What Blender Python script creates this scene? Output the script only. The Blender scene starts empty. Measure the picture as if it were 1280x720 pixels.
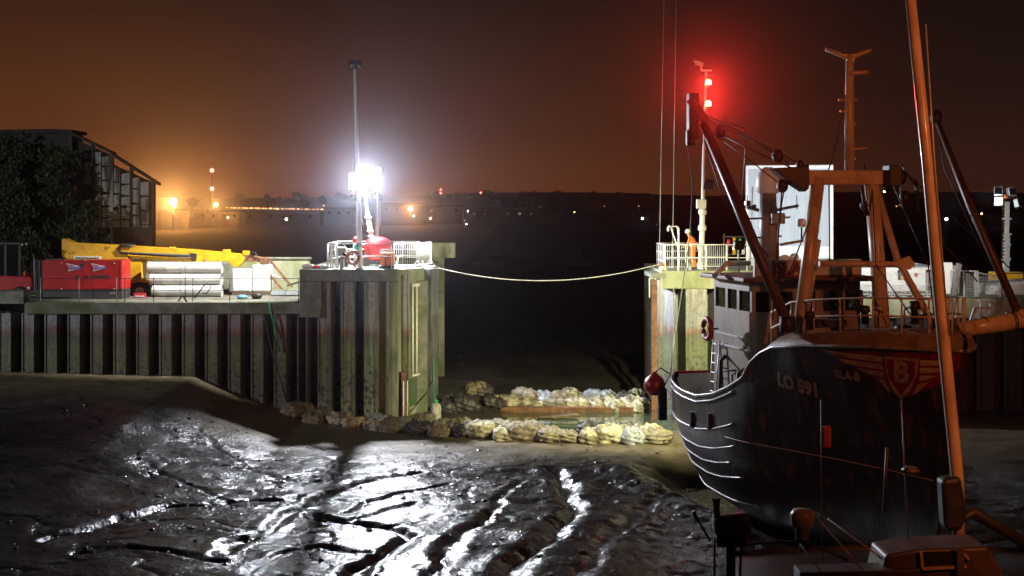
import bpy, bmesh, math, random
import numpy as np
from mathutils import Vector, Matrix, Euler
R = math.radians
random.seed(7)
sc = bpy.context.scene
COL = sc.collection

# ------------------------------------------------------------------ camera
CAMZ, F = 8.9, 1600.0            # eye height over the mud; focal length in 1280-wide pixels
HZ = 262.0                       # row of the horizon
cd = bpy.data.cameras.new('camera'); cam = bpy.data.objects.new('camera', cd); COL.objects.link(cam)
cam.location = (0, 0, CAMZ); cam.rotation_euler = (R(90), 0, 0)
cd.sensor_width = 36; cd.lens = F / 1280 * 36
cd.shift_y = -(360 - HZ) / 1280
cd.clip_start = 0.1; cd.clip_end = 9000
sc.camera = cam

# ------------------------------------------------------------------ render look
vs = sc.view_settings
vs.view_transform = 'Standard'; vs.look = 'None'; vs.gamma = 1; vs.use_curve_mapping = False
vs.exposure = 0.0
cy = sc.cycles
cy.use_denoising = True
try: cy.denoiser = 'OPENIMAGEDENOISE'
except Exception: pass
cy.max_bounces = 5; cy.diffuse_bounces = 2; cy.glossy_bounces = 3; cy.transmission_bounces = 3
cy.volume_bounces = 0; cy.transparent_max_bounces = 6
cy.sample_clamp_indirect = 3.0; cy.sample_clamp_direct = 0
cy.caustics_reflective = False; cy.caustics_refractive = False

def s2l(r, g, b):
    f = lambda c: (c / 255 / 12.92) if c / 255 <= .04045 else ((c / 255 + .055) / 1.055) ** 2.4
    return (f(r), f(g), f(b), 1)

# ------------------------------------------------------------------ night sky: sodium glow low on the left, near black above
w = bpy.data.worlds.new('World'); sc.world = w; w.use_nodes = True
nt = w.node_tree; nt.nodes.clear()
N = nt.nodes.new; Lk = nt.links.new
out = N('ShaderNodeOutputWorld'); bg = N('ShaderNodeBackground')
tc = N('ShaderNodeTexCoord'); sep = N('ShaderNodeSeparateXYZ'); Lk(tc.outputs['Generated'], sep.inputs[0])
def ramp(stops):
    r = N('ShaderNodeValToRGB'); e = r.color_ramp.elements
    while len(e) < len(stops): e.new(0.5)
    for k, (p, c) in enumerate(stops): e[k].position = p; e[k].color = s2l(*c)
    return r
left = ramp([(0.0, (138, 76, 32)), (.02, (124, 66, 31)), (.06, (92, 50, 27)), (.17, (48, 28, 20)), (.4, (28, 18, 15)), (1, (20, 14, 15))])
right = ramp([(0.0, (62, 34, 24)), (.03, (53, 29, 21)), (.09, (36, 22, 17)), (.17, (25, 16.5, 13.5)), (.4, (24, 16, 16)), (1, (18, 13, 15))])
for r_ in (left, right): Lk(sep.outputs['Z'], r_.inputs[0])
mr = N('ShaderNodeMapRange'); mr.interpolation_type = 'SMOOTHSTEP'
mr.inputs[1].default_value = -.32; mr.inputs[2].default_value = .42
Lk(sep.outputs['X'], mr.inputs[0])
mx = N('ShaderNodeMixRGB'); Lk(mr.outputs[0], mx.inputs[0]); Lk(left.outputs[0], mx.inputs[1]); Lk(right.outputs[0], mx.inputs[2])
nz = N('ShaderNodeTexNoise'); nz.inputs['Scale'].default_value = 3.0; nz.inputs['Detail'].default_value = 3
Lk(tc.outputs['Generated'], nz.inputs['Vector'])
mr2 = N('ShaderNodeMapRange'); mr2.inputs[1].default_value = .3; mr2.inputs[2].default_value = .7; mr2.inputs[3].default_value = .85; mr2.inputs[4].default_value = 1.15
Lk(nz.outputs[0], mr2.inputs[0])
mu = N('ShaderNodeMixRGB'); mu.blend_type = 'MULTIPLY'; mu.inputs[0].default_value = 1
Lk(mx.outputs[0], mu.inputs[1]); Lk(mr2.outputs[0], mu.inputs[2])
my = N('ShaderNodeMapRange'); my.interpolation_type = 'SMOOTHSTEP'      # the glow belongs to the far shore; the sky over the dark harbour behind is unlit
my.inputs[1].default_value = -.3; my.inputs[2].default_value = .8; my.inputs[3].default_value = .12; my.inputs[4].default_value = 1
Lk(sep.outputs['Y'], my.inputs[0])
mu2 = N('ShaderNodeMixRGB'); mu2.blend_type = 'MULTIPLY'; mu2.inputs[0].default_value = 1
Lk(mu.outputs[0], mu2.inputs[1]); Lk(my.outputs[0], mu2.inputs[2])
Lk(mu2.outputs[0], bg.inputs['Color']); bg.inputs['Strength'].default_value = .86
Lk(bg.outputs[0], out.inputs['Surface'])

def light(name, kind, loc, power, color, target=None, size=None, blend=.5, radius=.15, parent=None):
    d = bpy.data.lights.new(name, kind); d.energy = power; d.color = color; d.shadow_soft_size = radius
    o = bpy.data.objects.new(name, d); COL.objects.link(o); o.location = loc
    if kind == 'SPOT': d.spot_size = R(size); d.spot_blend = blend
    if target is not None:
        o.rotation_euler = (Vector(target) - Vector(loc)).to_track_quat('-Z', 'Y').to_euler()
    return o
WHITE = (.86, .90, 1.0); WARM = (1.0, .95, .50); SODIUM = (1.0, .25, .07)
# main lamp cluster of the lighting tower on the left pier
LAMP1 = Vector((-6.85, 58.0, 10.15))
light('pier_floodlight', 'SPOT', LAMP1 + Vector((0.1, -.45, 0)), 24000, WHITE, LAMP1 + Vector((12, -18, -8)), 126, .45, .13)
light('pier_floodlight_spill', 'SPOT', LAMP1 + Vector((-.2, -.5, -.3)), 3500, WHITE, LAMP1 + Vector((0, -.3, -4)), 62, .6, .2)
light('lamp_post_floodlight', 'SPOT', (-6.0, 58.2, 10.5), 6000, (1, 1, .93), (9, 57.2, 8.8), 44, .6, .08)
# assumed light at the wheelhouse roof's aft edge, brightening the right pier and sandbags
ASSUMED2 = Vector((7.35, 41.5, 7.75))
light('assumed_wheelhouse_light', 'SPOT', ASSUMED2 + Vector((-.15, .3, -.05)), 17000, WARM, (3.9, 56, 1.5), 78, .7, .12)
# unseen light added behind the gantry head, turned aft to brighten the right quay
FILL6 = Vector((11.15, 37.6, 9.55))
light('gantry_fill_light', 'SPOT', FILL6 + Vector((.05, .25, 0)), 24000, (1, .98, .86), (17, 60, 8.9), 38, .9, .1)
# lighting tower on the right quay
LAMP3 = Vector((25.1, 65, 9.8))
light('quay_floodlight', 'SPOT', LAMP3 + Vector((-.9, -.5, .0)), 5000, WHITE, (12, 66.5, 6), 70, .6, .15)
# light added at the unlit heads of the tall pole, turned left along the quay
light('pole_fill_light', 'SPOT', (-7.1, 55.0, 15.0), 26000, (1, .97, .88), (-13.2, 59.4, 5.6), 60, .8, .12)
# sodium lamp assumed on the quay behind and to the right of the camera
ASSUMED4 = Vector((16.0, 4.0, 16.5))
light('added_offscreen_light', 'SPOT', ASSUMED4 + Vector((-.2, .3, -.25)), 11000, SODIUM, (9.3, 36, 5.6), 50, .65, .2)
# unseen white lamp added far to the left to light the quay wall
FILL5 = Vector((-50.0, 24.0, 16.0))
light('added_offscreen_light', 'SPOT', FILL5 + Vector((.2, .3, -.25)), 32000, (.95, .97, 1.0), (-18, 66, 6), 90, 1.0, .25)

# ------------------------------------------------------------------ helpers
def wx(px, Y): return (px - 640.0) * Y / F
def wz(py, Y): return CAMZ - (py - HZ) * Y / F
def A(px, py, Y): return Vector((wx(px, Y), Y, wz(py, Y)))

def tag(o, label=None, cat=None, group=None, kind=None):
    if label: o['label'] = label
    if cat: o['category'] = cat
    if group: o['group'] = group
    if kind: o['kind'] = kind
    return o
def thing(name, label, cat, loc=(0, 0, 0), rotz=0, group=None):
    o = bpy.data.objects.new(name, None); COL.objects.link(o); o.empty_display_size = .3
    o.location = loc; o.rotation_euler = (0, 0, rotz)
    return tag(o, label, cat, group)

class MB:
    """collects primitives into one mesh; coordinates are world unless the parent is built at the origin"""
    def __init__(s): s.bm = bmesh.new()
    def _f(s, vs_, smooth=False):
        try:
            f = s.bm.faces.new(vs_); f.smooth = smooth; return f
        except ValueError: return None
    def box(s, c, size, rot=None):
        c = Vector(c); h = [v / 2 for v in size]
        M = (rot if rot is not None else Matrix.Identity(3))
        if isinstance(rot, (int, float)): M = Matrix.Rotation(rot, 3, 'Z')
        v = [s.bm.verts.new(c + M @ Vector((x * h[0], y * h[1], z * h[2]))) for x in (-1, 1) for y in (-1, 1) for z in (-1, 1)]
        for q in ((0, 1, 3, 2), (4, 6, 7, 5), (0, 4, 5, 1), (2, 3, 7, 6), (0, 2, 6, 4), (1, 5, 7, 3)): s._f([v[i] for i in q])
        return s
    def bb(s, x0, x1, y0, y1, z0, z1): return s.box(((x0 + x1) / 2, (y0 + y1) / 2, (z0 + z1) / 2), (abs(x1 - x0), abs(y1 - y0), abs(z1 - z0)))
    def bar(s, a, b, wd, ht=None, up=(0, 0, 1)):
        a, b = Vector(a), Vector(b); ht = ht or wd; d = (b - a).normalized()
        u = Vector(up); u = Vector((1, 0, 0)) if abs(d.dot(u)) > .98 else u
        sd = d.cross(u).normalized(); u = sd.cross(d).normalized()
        M = Matrix((d, sd, u)).transposed()
        return s.box((a + b) / 2, ((b - a).length, wd, ht), M)
    def tube(s, pts, r, n=8, caps=True):
        pts = [Vector(p) for p in pts]; rings = []
        rs = r if isinstance(r, (list, tuple)) else [r] * len(pts)
        ref = None
        for i, p in enumerate(pts):
            a = pts[max(i - 1, 0)]; b = pts[min(i + 1, len(pts) - 1)]; d = (b - a)
            d = d.normalized() if d.length > 1e-9 else Vector((0, 0, 1))
            if ref is None: ref = Vector((0, 0, 1)) if abs(d.z) < .9 else Vector((1, 0, 0))
            u = d.cross(ref)
            if u.length < 1e-4: u = d.cross(Vector((0, 1, 0)))
            u.normalize(); v = d.cross(u).normalized()
            rings.append([s.bm.verts.new(p + (u * math.cos(2 * math.pi * k / n) + v * math.sin(2 * math.pi * k / n)) * rs[i]) for k in range(n)])
        for a, b in zip(rings, rings[1:]):
            for k in range(n): s._f([a[k], a[(k + 1) % n], b[(k + 1) % n], b[k]], True)
        if caps: s._f(rings[0][::-1]); s._f(rings[-1])
        return s
    def cyl(s, a, b, r, n=16): return s.tube([a, b], r, n)
    def lathe(s, c, prof, n=20, axis=(0, 0, 1)):
        q = Vector((0, 0, 1)).rotation_difference(Vector(axis)); c = Vector(c); rings = []
        for r, z in prof:
            rings.append([s.bm.verts.new(c + q @ Vector((max(r, 1e-4) * math.cos(2 * math.pi * k / n), max(r, 1e-4) * math.sin(2 * math.pi * k / n), z))) for k in range(n)])
        for a, b in zip(rings, rings[1:]):
            for k in range(n): s._f([a[k], a[(k + 1) % n], b[(k + 1) % n], b[k]], True)
        s._f(rings[0][::-1]); s._f(rings[-1]); return s
    def torus(s, c, Rr, r, axis=(0, 0, 1), n=28, m=8, a0=0, a1=360):
        q = Vector((0, 0, 1)).rotation_difference(Vector(axis)); c = Vector(c)
        k = n if a1 - a0 >= 360 else n + 1
        pts = [c + q @ Vector((Rr * math.cos(R(a0 + (a1 - a0) * i / n)), Rr * math.sin(R(a0 + (a1 - a0) * i / n)), 0)) for i in range(k)]
        if a1 - a0 >= 360: pts += [pts[0], ]
        return s.tube(pts, r, m, a1 - a0 < 360)
    def prism(s, poly, d):
        """poly: list of Vectors (planar), d: extrusion Vector"""
        d = Vector(d); a = [s.bm.verts.new(Vector(p)) for p in poly]; b = [s.bm.verts.new(Vector(p) + d) for p in poly]
        n = len(poly); s._f(a[::-1]); s._f(b)
        for k in range(n): s._f([a[k], a[(k + 1) % n], b[(k + 1) % n], b[k]])
        return s
    def quad(s, *p, smooth=False): s._f([s.bm.verts.new(Vector(v)) for v in p], smooth); return s
    def ball(s, c, r, n=14, sc_=(1, 1, 1)):
        M = Matrix.Translation(Vector(c)) @ Matrix.Diagonal((r * sc_[0], r * sc_[1], r * sc_[2], 1))
        g = bmesh.ops.create_uvsphere(s.bm, u_segments=n, v_segments=max(6, n // 2 + 1), radius=1, matrix=M)
        for v in g['verts']:
            for f in v.link_faces: f.smooth = True
        return s
    def build(s, name, m, parent=None, loc=None, bevel=0, label=None):
        off = Vector((0, 0, 0))
        if parent is not None and parent.get('_w'): off = parent.location.copy() if parent.parent is None else parent.matrix_world.translation.copy()
        if loc is not None: off = Vector(loc)
        if off.length: bmesh.ops.translate(s.bm, verts=s.bm.verts, vec=-off)
        bmesh.ops.recalc_face_normals(s.bm, faces=s.bm.faces)
        me = bpy.data.meshes.new(name); s.bm.to_mesh(me); s.bm.free()
        o = bpy.data.objects.new(name, me); COL.objects.link(o)
        if m is not None: me.materials.append(m)
        if parent is not None: o.parent = parent
        if loc is not None and parent is None: o.location = loc
        if bevel:
            b = o.modifiers.new('bevel', 'BEVEL'); b.width = bevel; b.segments = 2; b.limit_method = 'ANGLE'; b.angle_limit = R(40)
        if label: o['label'] = label
        return o
def wthing(name, label, cat, loc, group=None):
    """a thing whose parts are given in world coordinates"""
    o = thing(name, label, cat, loc, 0, group); o['_w'] = 1; return o
def sub(part_parent, mb, name, m, **k):
    """a sub-part: the part above it sits at the thing's own origin"""
    root = part_parent.parent
    off = root.location if root is not None and root.get('_w') else None
    if off is not None: bmesh.ops.translate(mb.bm, verts=mb.bm.verts, vec=-Vector(off))
    return mb.build(name, m, part_parent, **k)
def copy_tree(o, parent=None):
    c = o.copy(); COL.objects.link(c)
    if parent is not None: c.parent = parent
    for ch in list(o.children): copy_tree(ch, c)
    return c

# ------------------------------------------------------------------ materials
def mat(name, c1, c2=None, rough=.6, metal=0, nscale=3.0, detail=5, lo=.4, hi=.62, bump=0, bscale=20, stretch=(1, 1, 1),
        c3=None, n3=.6, lo3=.5, hi3=.6, spec=.5, coords='world', coat=0, rvar=0):
    m = bpy.data.materials.new(name); m.use_nodes = True; t = m.node_tree; b = t.nodes['Principled BSDF']
    n, l = t.nodes.new, t.links.new
    b.inputs['Roughness'].default_value = rough; b.inputs['Metallic'].default_value = metal
    b.inputs['Specular IOR Level'].default_value = spec
    if coat: b.inputs['Coat Weight'].default_value = coat; b.inputs['Coat Roughness'].default_value = .12
    if coords == 'world': g = n('ShaderNodeNewGeometry').outputs['Position']
    else: g = n('ShaderNodeTexCoord').outputs['Object']
    mp = n('ShaderNodeMapping'); mp.inputs['Scale'].default_value = stretch; l(g, mp.inputs[0])
    def rmp(src, a, z):
        r = n('ShaderNodeMapRange'); r.inputs[1].default_value = a; r.inputs[2].default_value = z; l(src, r.inputs[0]); return r.outputs[0]
    if c2 is None: b.inputs['Base Color'].default_value = (*c1, 1)
    else:
        x = n('ShaderNodeTexNoise'); x.inputs['Scale'].default_value = nscale; x.inputs['Detail'].default_value = detail; x.inputs['Roughness'].default_value = .65
        l(mp.outputs[0], x.inputs['Vector'])
        mix = n('ShaderNodeMixRGB'); mix.inputs[1].default_value = (*c1, 1); mix.inputs[2].default_value = (*c2, 1)
        l(rmp(x.outputs[0], lo, hi), mix.inputs[0]); col = mix.outputs[0]
        if c3 is not None:
            y = n('ShaderNodeTexNoise'); y.inputs['Scale'].default_value = n3; y.inputs['Detail'].default_value = 4; l(mp.outputs[0], y.inputs['Vector'])
            mix2 = n('ShaderNodeMixRGB'); mix2.inputs[2].default_value = (*c3, 1); l(col, mix2.inputs[1]); l(rmp(y.outputs[0], lo3, hi3), mix2.inputs[0]); col = mix2.outputs[0]
        l(col, b.inputs['Base Color'])
        if rvar:
            rr = n('ShaderNodeMapRange'); rr.inputs[1].default_value = .3; rr.inputs[2].default_value = .7; rr.inputs[3].default_value = rough - rvar; rr.inputs[4].default_value = rough + rvar
            l(x.outputs[0], rr.inputs[0]); l(rr.outputs[0], b.inputs['Roughness'])
    if bump:
        z = n('ShaderNodeTexNoise'); z.inputs['Scale'].default_value = bscale; z.inputs['Detail'].default_value = 5; l(mp.outputs[0], z.inputs['Vector'])
        bp = n('ShaderNodeBump'); bp.inputs['Strength'].default_value = bump; bp.inputs['Distance'].default_value = .03
        l(z.outputs[0], bp.inputs['Height']); l(bp.outputs[0], b.inputs['Normal'])
    return m
def emit(name, c, s):
    m = bpy.data.materials.new(name); m.use_nodes = True; t = m.node_tree; t.nodes.clear()
    e = t.nodes.new('ShaderNodeEmission'); o = t.nodes.new('ShaderNodeOutputMaterial'); t.links.new(e.outputs[0], o.inputs[0])
    e.inputs[0].default_value = (*c, 1); e.inputs[1].default_value = s
    m.cycles.emission_sampling = 'NONE'; return m
M = {}
M['concrete'] = mat('concrete', (.24, .24, .21), (.13, .14, .10), .85, nscale=1.6, bump=.5, bscale=9, c3=(.10, .13, .05), n3=.9, lo3=.5, hi3=.68)
M['mossy'] = mat('mossy_concrete', (.32, .33, .25), (.20, .22, .10), .85, nscale=1.4, bump=.5, bscale=8, stretch=(1, 1, .35), c3=(.10, .11, .07), n3=1.3, lo3=.55, hi3=.7)
M['galv'] = mat('galvanised', (.62, .63, .64), (.48, .49, .5), .4, .3, nscale=6)
M['white_paint'] = mat('white_paint', (.78, .78, .76), (.6, .6, .57), .45, nscale=3, lo=.5, hi=.75)
M['grey_paint'] = mat('grey_paint', (.33, .35, .37), (.24, .25, .26), .5, nscale=3)
M['dark_metal'] = mat('dark_metal', (.03, .03, .033), (.06, .045, .035), .5, .4, nscale=5)
M['black'] = mat('black_rubber', (.012, .012, .013), (.025, .025, .025), .55, nscale=4)
M['rust'] = mat('rusty_steel', (.22, .10, .05), (.10, .045, .025), .75, nscale=5, bump=.4, bscale=25)
M['red_paint'] = mat('red_paint', (.50, .012, .016), (.36, .012, .014), .35, nscale=2, coat=.3)
M['yellow_paint'] = mat('yellow_paint', (.78, .43, .015), (.6, .31, .015), .4, nscale=2.2, coat=.2, c3=(.2, .12, .03), n3=2.5, lo3=.62, hi3=.75)
M['orange_plastic'] = mat('orange_plastic', (.75, .20, .03), (.6, .15, .02), .5, nscale=5)
M['green_rope'] = mat('green_rope', (.03, .42, .14), (.02, .28, .1), .7, nscale=20)
M['rope'] = mat('hemp_rope', (.5, .46, .36), (.3, .28, .22), .8, nscale=15)
M['wire'] = mat('wire', (.05, .045, .045), (.02, .02, .02), .5, .5, nscale=8)
M['hi_vis'] = mat('hi_vis_orange', (.80, .22, .03), (.62, .15, .02), .7, nscale=8)
M['skin'] = mat('skin', (.45, .28, .2), (.38, .22, .16), .5, nscale=20)
M['wood'] = mat('wet_timber', (.16, .10, .05), (.07, .05, .03), .7, nscale=3, stretch=(.3, 3, 3), bump=.4, bscale=12)
M['glass'] = mat('dark_glass', (.012, .013, .016), None, .06, spec=.8)
M['lamp_on'] = emit('lamp_lens_lit', (.9, .94, 1), 120)
M['lamp_warm'] = emit('added_lamp_lens_lit', (1, .95, .65), 40)
M['lamp_red'] = emit('red_beacon_lit', (1, .10, .03), 60)
M['lamp_sodium'] = emit('sodium_lamp_lit', (1, .42, .10), 90)
M['lamp_white_far'] = emit('white_lamp_lit', (.9, .95, 1), 30)

# ------------------------------------------------------------------ numpy noise
rng = np.random.RandomState(3)
_P = rng.rand(256, 256)
def vnoise(x, y):
    xi = np.floor(x).astype(int); yi = np.floor(y).astype(int); fx = x - xi; fy = y - yi
    fx = fx * fx * (3 - 2 * fx); fy = fy * fy * (3 - 2 * fy)
    a = _P[xi & 255, yi & 255]; b = _P[(xi + 1) & 255, yi & 255]; c = _P[xi & 255, (yi + 1) & 255]; d = _P[(xi + 1) & 255, (yi + 1) & 255]
    return (a * (1 - fx) + b * fx) * (1 - fy) + (c * (1 - fx) + d * fx) * fy
def fbm(x, y, o=4, g=.5):
    s = 0; a = 1; t = 0
    for k in range(o):
        s = s + a * vnoise(x * 2 ** k + 17.3 * k, y * 2 ** k + 5.1 * k); t += a; a *= g
    return s / t * 2 - 1
def sstep(a, b, x):
    t = np.clip((x - a) / (b - a), 0, 1); return t * t * (3 - 2 * t)
def g2(px, py, z=0.0):
    Y = F * (CAMZ - z) / (py - HZ); return (wx(px, Y), Y)
def polydist(x, y, pts):
    """distance to a polyline and signed side"""
    best = np.full(x.shape, 1e9); side = np.zeros(x.shape)
    for (ax, ay), (bx, by) in zip(pts, pts[1:]):
        dx, dy = bx - ax, by - ay; L2 = dx * dx + dy * dy
        t = np.clip(((x - ax) * dx + (y - ay) * dy) / L2, 0, 1)
        ex = x - (ax + t * dx); ey = y - (ay + t * dy); d = np.hypot(ex, ey)
        m = d < best; best = np.where(m, d, best); side = np.where(m, np.sign(dx * ey - dy * ex), side)
    return best, side
GUT = [
    ([(560, 605), (500, 615), (455, 628), (440, 640)], .3, .25), ([(250, 560), (300, 585), (360, 600), (420, 604)], .25, .14), ([(420, 570), (400, 590), (430, 606)], .3, .2),
    ([(460, 690), (400, 680), (350, 690), (300, 712)], .3, .25), ([(180, 600), (240, 612), (300, 628)], .25, .14), ([(650, 600), (620, 625), (610, 645)], .3, .2), ([(90, 690), (150, 680), (230, 690), (270, 700)], .35, .25),  # (polyline in ground coordinates, width, depth)
    ([(690, 588), (703, 606), (713, 625), (712, 642), (692, 668), (660, 694), (632, 720), (600, 760)], .75, .55),
    ([(520, 592), (470, 596), (420, 610), (395, 628), (360, 640), (320, 664), (270, 690)], .5, .4),
    ([(395, 645), (430, 652), (490, 660), (510, 672), (480, 692), (440, 712), (415, 735)], .5, .42),
    ([(370, 622), (330, 626), (290, 628), (230, 634), (150, 650), (60, 676)], .45, .35),
    ([(760, 592), (640, 590), (560, 590), (500, 592)], .4, .16),
    ([(610, 640), (580, 668), (560, 690), (545, 720)], .55, .3),
    ([(520, 628), (470, 640), (440, 652)], .35, .2),
    ([(820, 620), (780, 650), (742, 690), (720, 730)], .7, .2),
]
def mud_height(x, y):
    wl = np.interp(x, [-30, -22, -13.6, -11.7, -8.8, -6, -3.4], [2.1, 1.95, 1.72, .85, 0.0, -.05, 0])
    wx_ = x + fbm(x * .4, y * .4, 3) * .8; wy_ = y + fbm(x * .4 + 40, y * .4, 3) * .8
    z = wl * sstep(33, 51.5, wy_)
    z = z + .35 * sstep(-11, -20, wx_) * sstep(26, 36, y) * (1 - sstep(44, 52, y))
    amp = 1 - .8 * sstep(44.5, 48.5, y + .0 * x)
    amp = np.maximum(amp, .8 * sstep(-9, -14, x))
    z = z + amp * (.035 * fbm(wx_ * .35, wy_ * .25, 2) + .016 * fbm(wx_ * 1.1, wy_ * 1.0, 4) + .016 * fbm(wx_ * 3.6, wy_ * 3.0, 4, .6))
    # worn runnels
    rn = 1 - np.abs(fbm(wx_ * .30 + 9, wy_ * .45, 4)); z = z - amp * .055 * np.clip((rn - .955) / .045, 0, 1)
    rn = 1 - np.abs(fbm(wx_ * .8 + 31, wy_ * .7 + 5, 3)); z = z - amp * .02 * np.clip((rn - .95) / .05, 0, 1)
    near = (y < 60)
    for pts, wd, dp in GUT:
        P = [g2(a, b) for a, b in pts]
        d, sd = polydist(x + .38 * fbm(x * .9, y * .9, 4), y + .38 * fbm(x * .9 + 7, y * .9, 4), P); wd = wd * .38
        z = z - near * .38 * dp * np.exp(-(d / wd) ** 2) + near * dp * .08 * np.exp(-((d - wd * 2.2) / (wd * .9)) ** 2)
    # mud pushed up against the grounded trawler
    d, _ = polydist(x, y, [(3.6, 43.6), (4.9, 39.5), (6.2, 35.0)])
    d2, _ = polydist(x, y, [(7.3, 44.5), (8.3, 40.0), (10.3, 33.5)])
    z = z - 1.15 * np.exp(-(np.maximum(d2 - 1.3, 0) / 1.2) ** 2)      # the hollow of its berth
    z = z + .22 * np.exp(-(d / .8) ** 2) * (1 + .5 * fbm(x * 1.2, y * 1.2, 4)) + .10 * np.exp(-(d / 3) ** 2) * fbm(x * 3, y * 3, 3)
    # hollow in front of the sandbags holds the pool, dark hump left of it, bank behind
    pool = sstep(-1.0, .2, x) * sstep(51.6, 52.3, y) * (1 - sstep(57.6, 58.2, y)) * (1 - sstep(6.2, 7.2, x))
    z = z * (1 - pool) - .25 * pool
    z = z + 1.0 * np.exp(-((x + 2.2) / 1.5) ** 2 - ((y - 58.5) / 2.2) ** 2) * (1 + .4 * fbm(x * 1.5, y * 1.5, 3))
    z = z + .9 * sstep(60, 64, y) * (1 - sstep(68, 90, y)) * (.6 + .5 * fbm(x * .35, y * .35, 4))
    return z * (1 - sstep(120, 300, y) * .9)

def axis(parts):
    a = []
    for lo, hi, st in parts: a += list(np.arange(lo, hi, st))
    return np.array(a + [parts[-1][1]])
def geo(lo, hi, n): return list(np.geomspace(lo, hi, n))
ys = np.array([-200, -60, -10, 5] + list(np.arange(14, 26, .16)) + list(np.arange(26, 42, .085)) + list(np.arange(42, 62, .12)) + list(np.arange(62, 90, .6)) + geo(90, 6000, 40))
xs = np.array([-6000, -2500, -1000, -400, -200, -100, -70, -50, -40, -34] + list(np.arange(-30, -17, .25)) + list(np.arange(-17, 9, .085)) + list(np.arange(9, 20, .3)) + [22, 26, 32, 40, 60, 100, 200, 400, 1000, 2500, 6000])
X, Yg = np.meshgrid(xs, ys); Zg = mud_height(X, Yg)
nx, ny = len(xs), len(ys)
co = np.stack([X, Yg, Zg], -1).reshape(-1, 3)
idx = np.arange(nx * ny).reshape(ny, nx)
fc = np.stack([idx[:-1, :-1], idx[:-1, 1:], idx[1:, 1:], idx[1:, :-1]], -1).reshape(-1, 4)
me = bpy.data.meshes.new('mudflat'); me.vertices.add(len(co)); me.vertices.foreach_set('co', co.ravel())
me.loops.add(fc.size); me.loops.foreach_set('vertex_index', fc.ravel().astype(np.int32))
me.polygons.add(len(fc)); me.polygons.foreach_set('loop_start', np.arange(0, fc.size, 4, dtype=np.int32))
try: me.polygons.foreach_set('loop_total', np.full(len(fc), 4, dtype=np.int32))
except Exception: pass
me.polygons.foreach_set('use_smooth', np.ones(len(fc), dtype=bool)); me.update(); me.validate()
# drier silt against the wall and around the bags (a property of the mud, stored per vertex)
dry = np.maximum(sstep(47.5, 51, Yg + 2.0 * fbm(X * .3, Yg * .3, 3)) * sstep(-6.5, -10, X), sstep(43.5, 48.5, Yg + 2.2 * fbm(X * .3 + 3, Yg * .3, 3) - .25 * np.clip(-X - 4, 0, 20)) * (.7 - .55 * sstep(51, 56, Yg)))
at = me.attributes.new('silt', 'FLOAT', 'POINT'); at.data.foreach_set('value', dry.ravel().astype(np.float32))
mud = bpy.data.objects.new('mudflat', me); COL.objects.link(mud); tag(mud, 'wet rutted tidal mud of the harbour bed with drainage gullies', None, None, 'structure')
m = bpy.data.materials.new('wet_mud'); m.use_nodes = True; t = m.node_tree; b = t.nodes['Principled BSDF']; n, l = t.nodes.new, t.links.new
gp = n('ShaderNodeNewGeometry').outputs['Position']
def noise(s, d, rgh=.6):
    x = n('ShaderNodeTexNoise'); x.inputs['Scale'].default_value = s; x.inputs['Detail'].default_value = d; x.inputs['Roughness'].default_value = rgh; l(gp, x.inputs['Vector']); return x.outputs[0]
def mrange(src, a, z, c, d):
    r = n('ShaderNodeMapRange'); r.inputs[1].default_value = a; r.inputs[2].default_value = z; r.inputs[3].default_value = c; r.inputs[4].default_value = d; l(src, r.inputs[0]); return r.outputs[0]
at = n('ShaderNodeAttribute'); at.attribute_name = 'silt'
mix = n('ShaderNodeMixRGB'); mix.inputs[1].default_value = (.017, .016, .0155, 1); mix.inputs[2].default_value = (.15, .12, .075, 1); l(at.outputs['Fac'], mix.inputs[0])
mixb = n('ShaderNodeMixRGB'); mixb.blend_type = 'MULTIPLY'; mixb.inputs[0].default_value = 1
l(mix.outputs[0], mixb.inputs[1]); l(mrange(noise(1.3, 6), .3, .7, .55, 1.35), mixb.inputs[2]); l(mixb.outputs[0], b.inputs['Base Color'])
rg = n('ShaderNodeMath'); rg.operation = 'ADD'; l(mrange(noise(.9, 5), .35, .65, .18, .33), rg.inputs[0])
sm = n('ShaderNodeMath'); sm.operation = 'MULTIPLY'; sm.inputs[1].default_value = .28; l(at.outputs['Fac'], sm.inputs[0]); l(sm.outputs[0], rg.inputs[1]); l(rg.outputs[0], b.inputs['Roughness'])
sy = n('ShaderNodeSeparateXYZ'); l(gp, sy.inputs[0])
farm = n('ShaderNodeMath'); farm.operation = 'MULTIPLY'; l(mrange(at.outputs['Fac'], 0, 1, .55, .2), farm.inputs[0]); l(mrange(sy.outputs['Y'], 58, 68, 1, .03), farm.inputs[1]); l(farm.outputs[0], b.inputs['Specular IOR Level'])
far2 = n('ShaderNodeMath'); far2.operation = 'ADD'; far2.use_clamp = True; l(rg.outputs[0], far2.inputs[0]); l(mrange(sy.outputs['Y'], 58, 68, 0, .6), far2.inputs[1]); l(far2.outputs[0], b.inputs['Roughness'])
h1 = n('ShaderNodeMath'); h1.operation = 'MULTIPLY_ADD'; h1.inputs[1].default_value = .8; gm = n('ShaderNodeMath'); gm.operation = 'MULTIPLY'; l(noise(10, 3.5, .6), gm.inputs[0]); l(mrange(noise(.7, 4), .42, .62, .25, 1.5), gm.inputs[1]); l(gm.outputs[0], h1.inputs[0]); lo5 = n('ShaderNodeMath'); lo5.operation = 'MULTIPLY'; lo5.inputs[1].default_value = .55; l(noise(5, 3, .5), lo5.inputs[0]); l(lo5.outputs[0], h1.inputs[2])
bp = n('ShaderNodeBump'); bp.inputs['Distance'].default_value = .034; bp.inputs['Strength'].default_value = .9
l(h1.outputs[0], bp.inputs['Height']); l(bp.outputs[0], b.inputs['Normal'])
me.materials.append(m)

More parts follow.
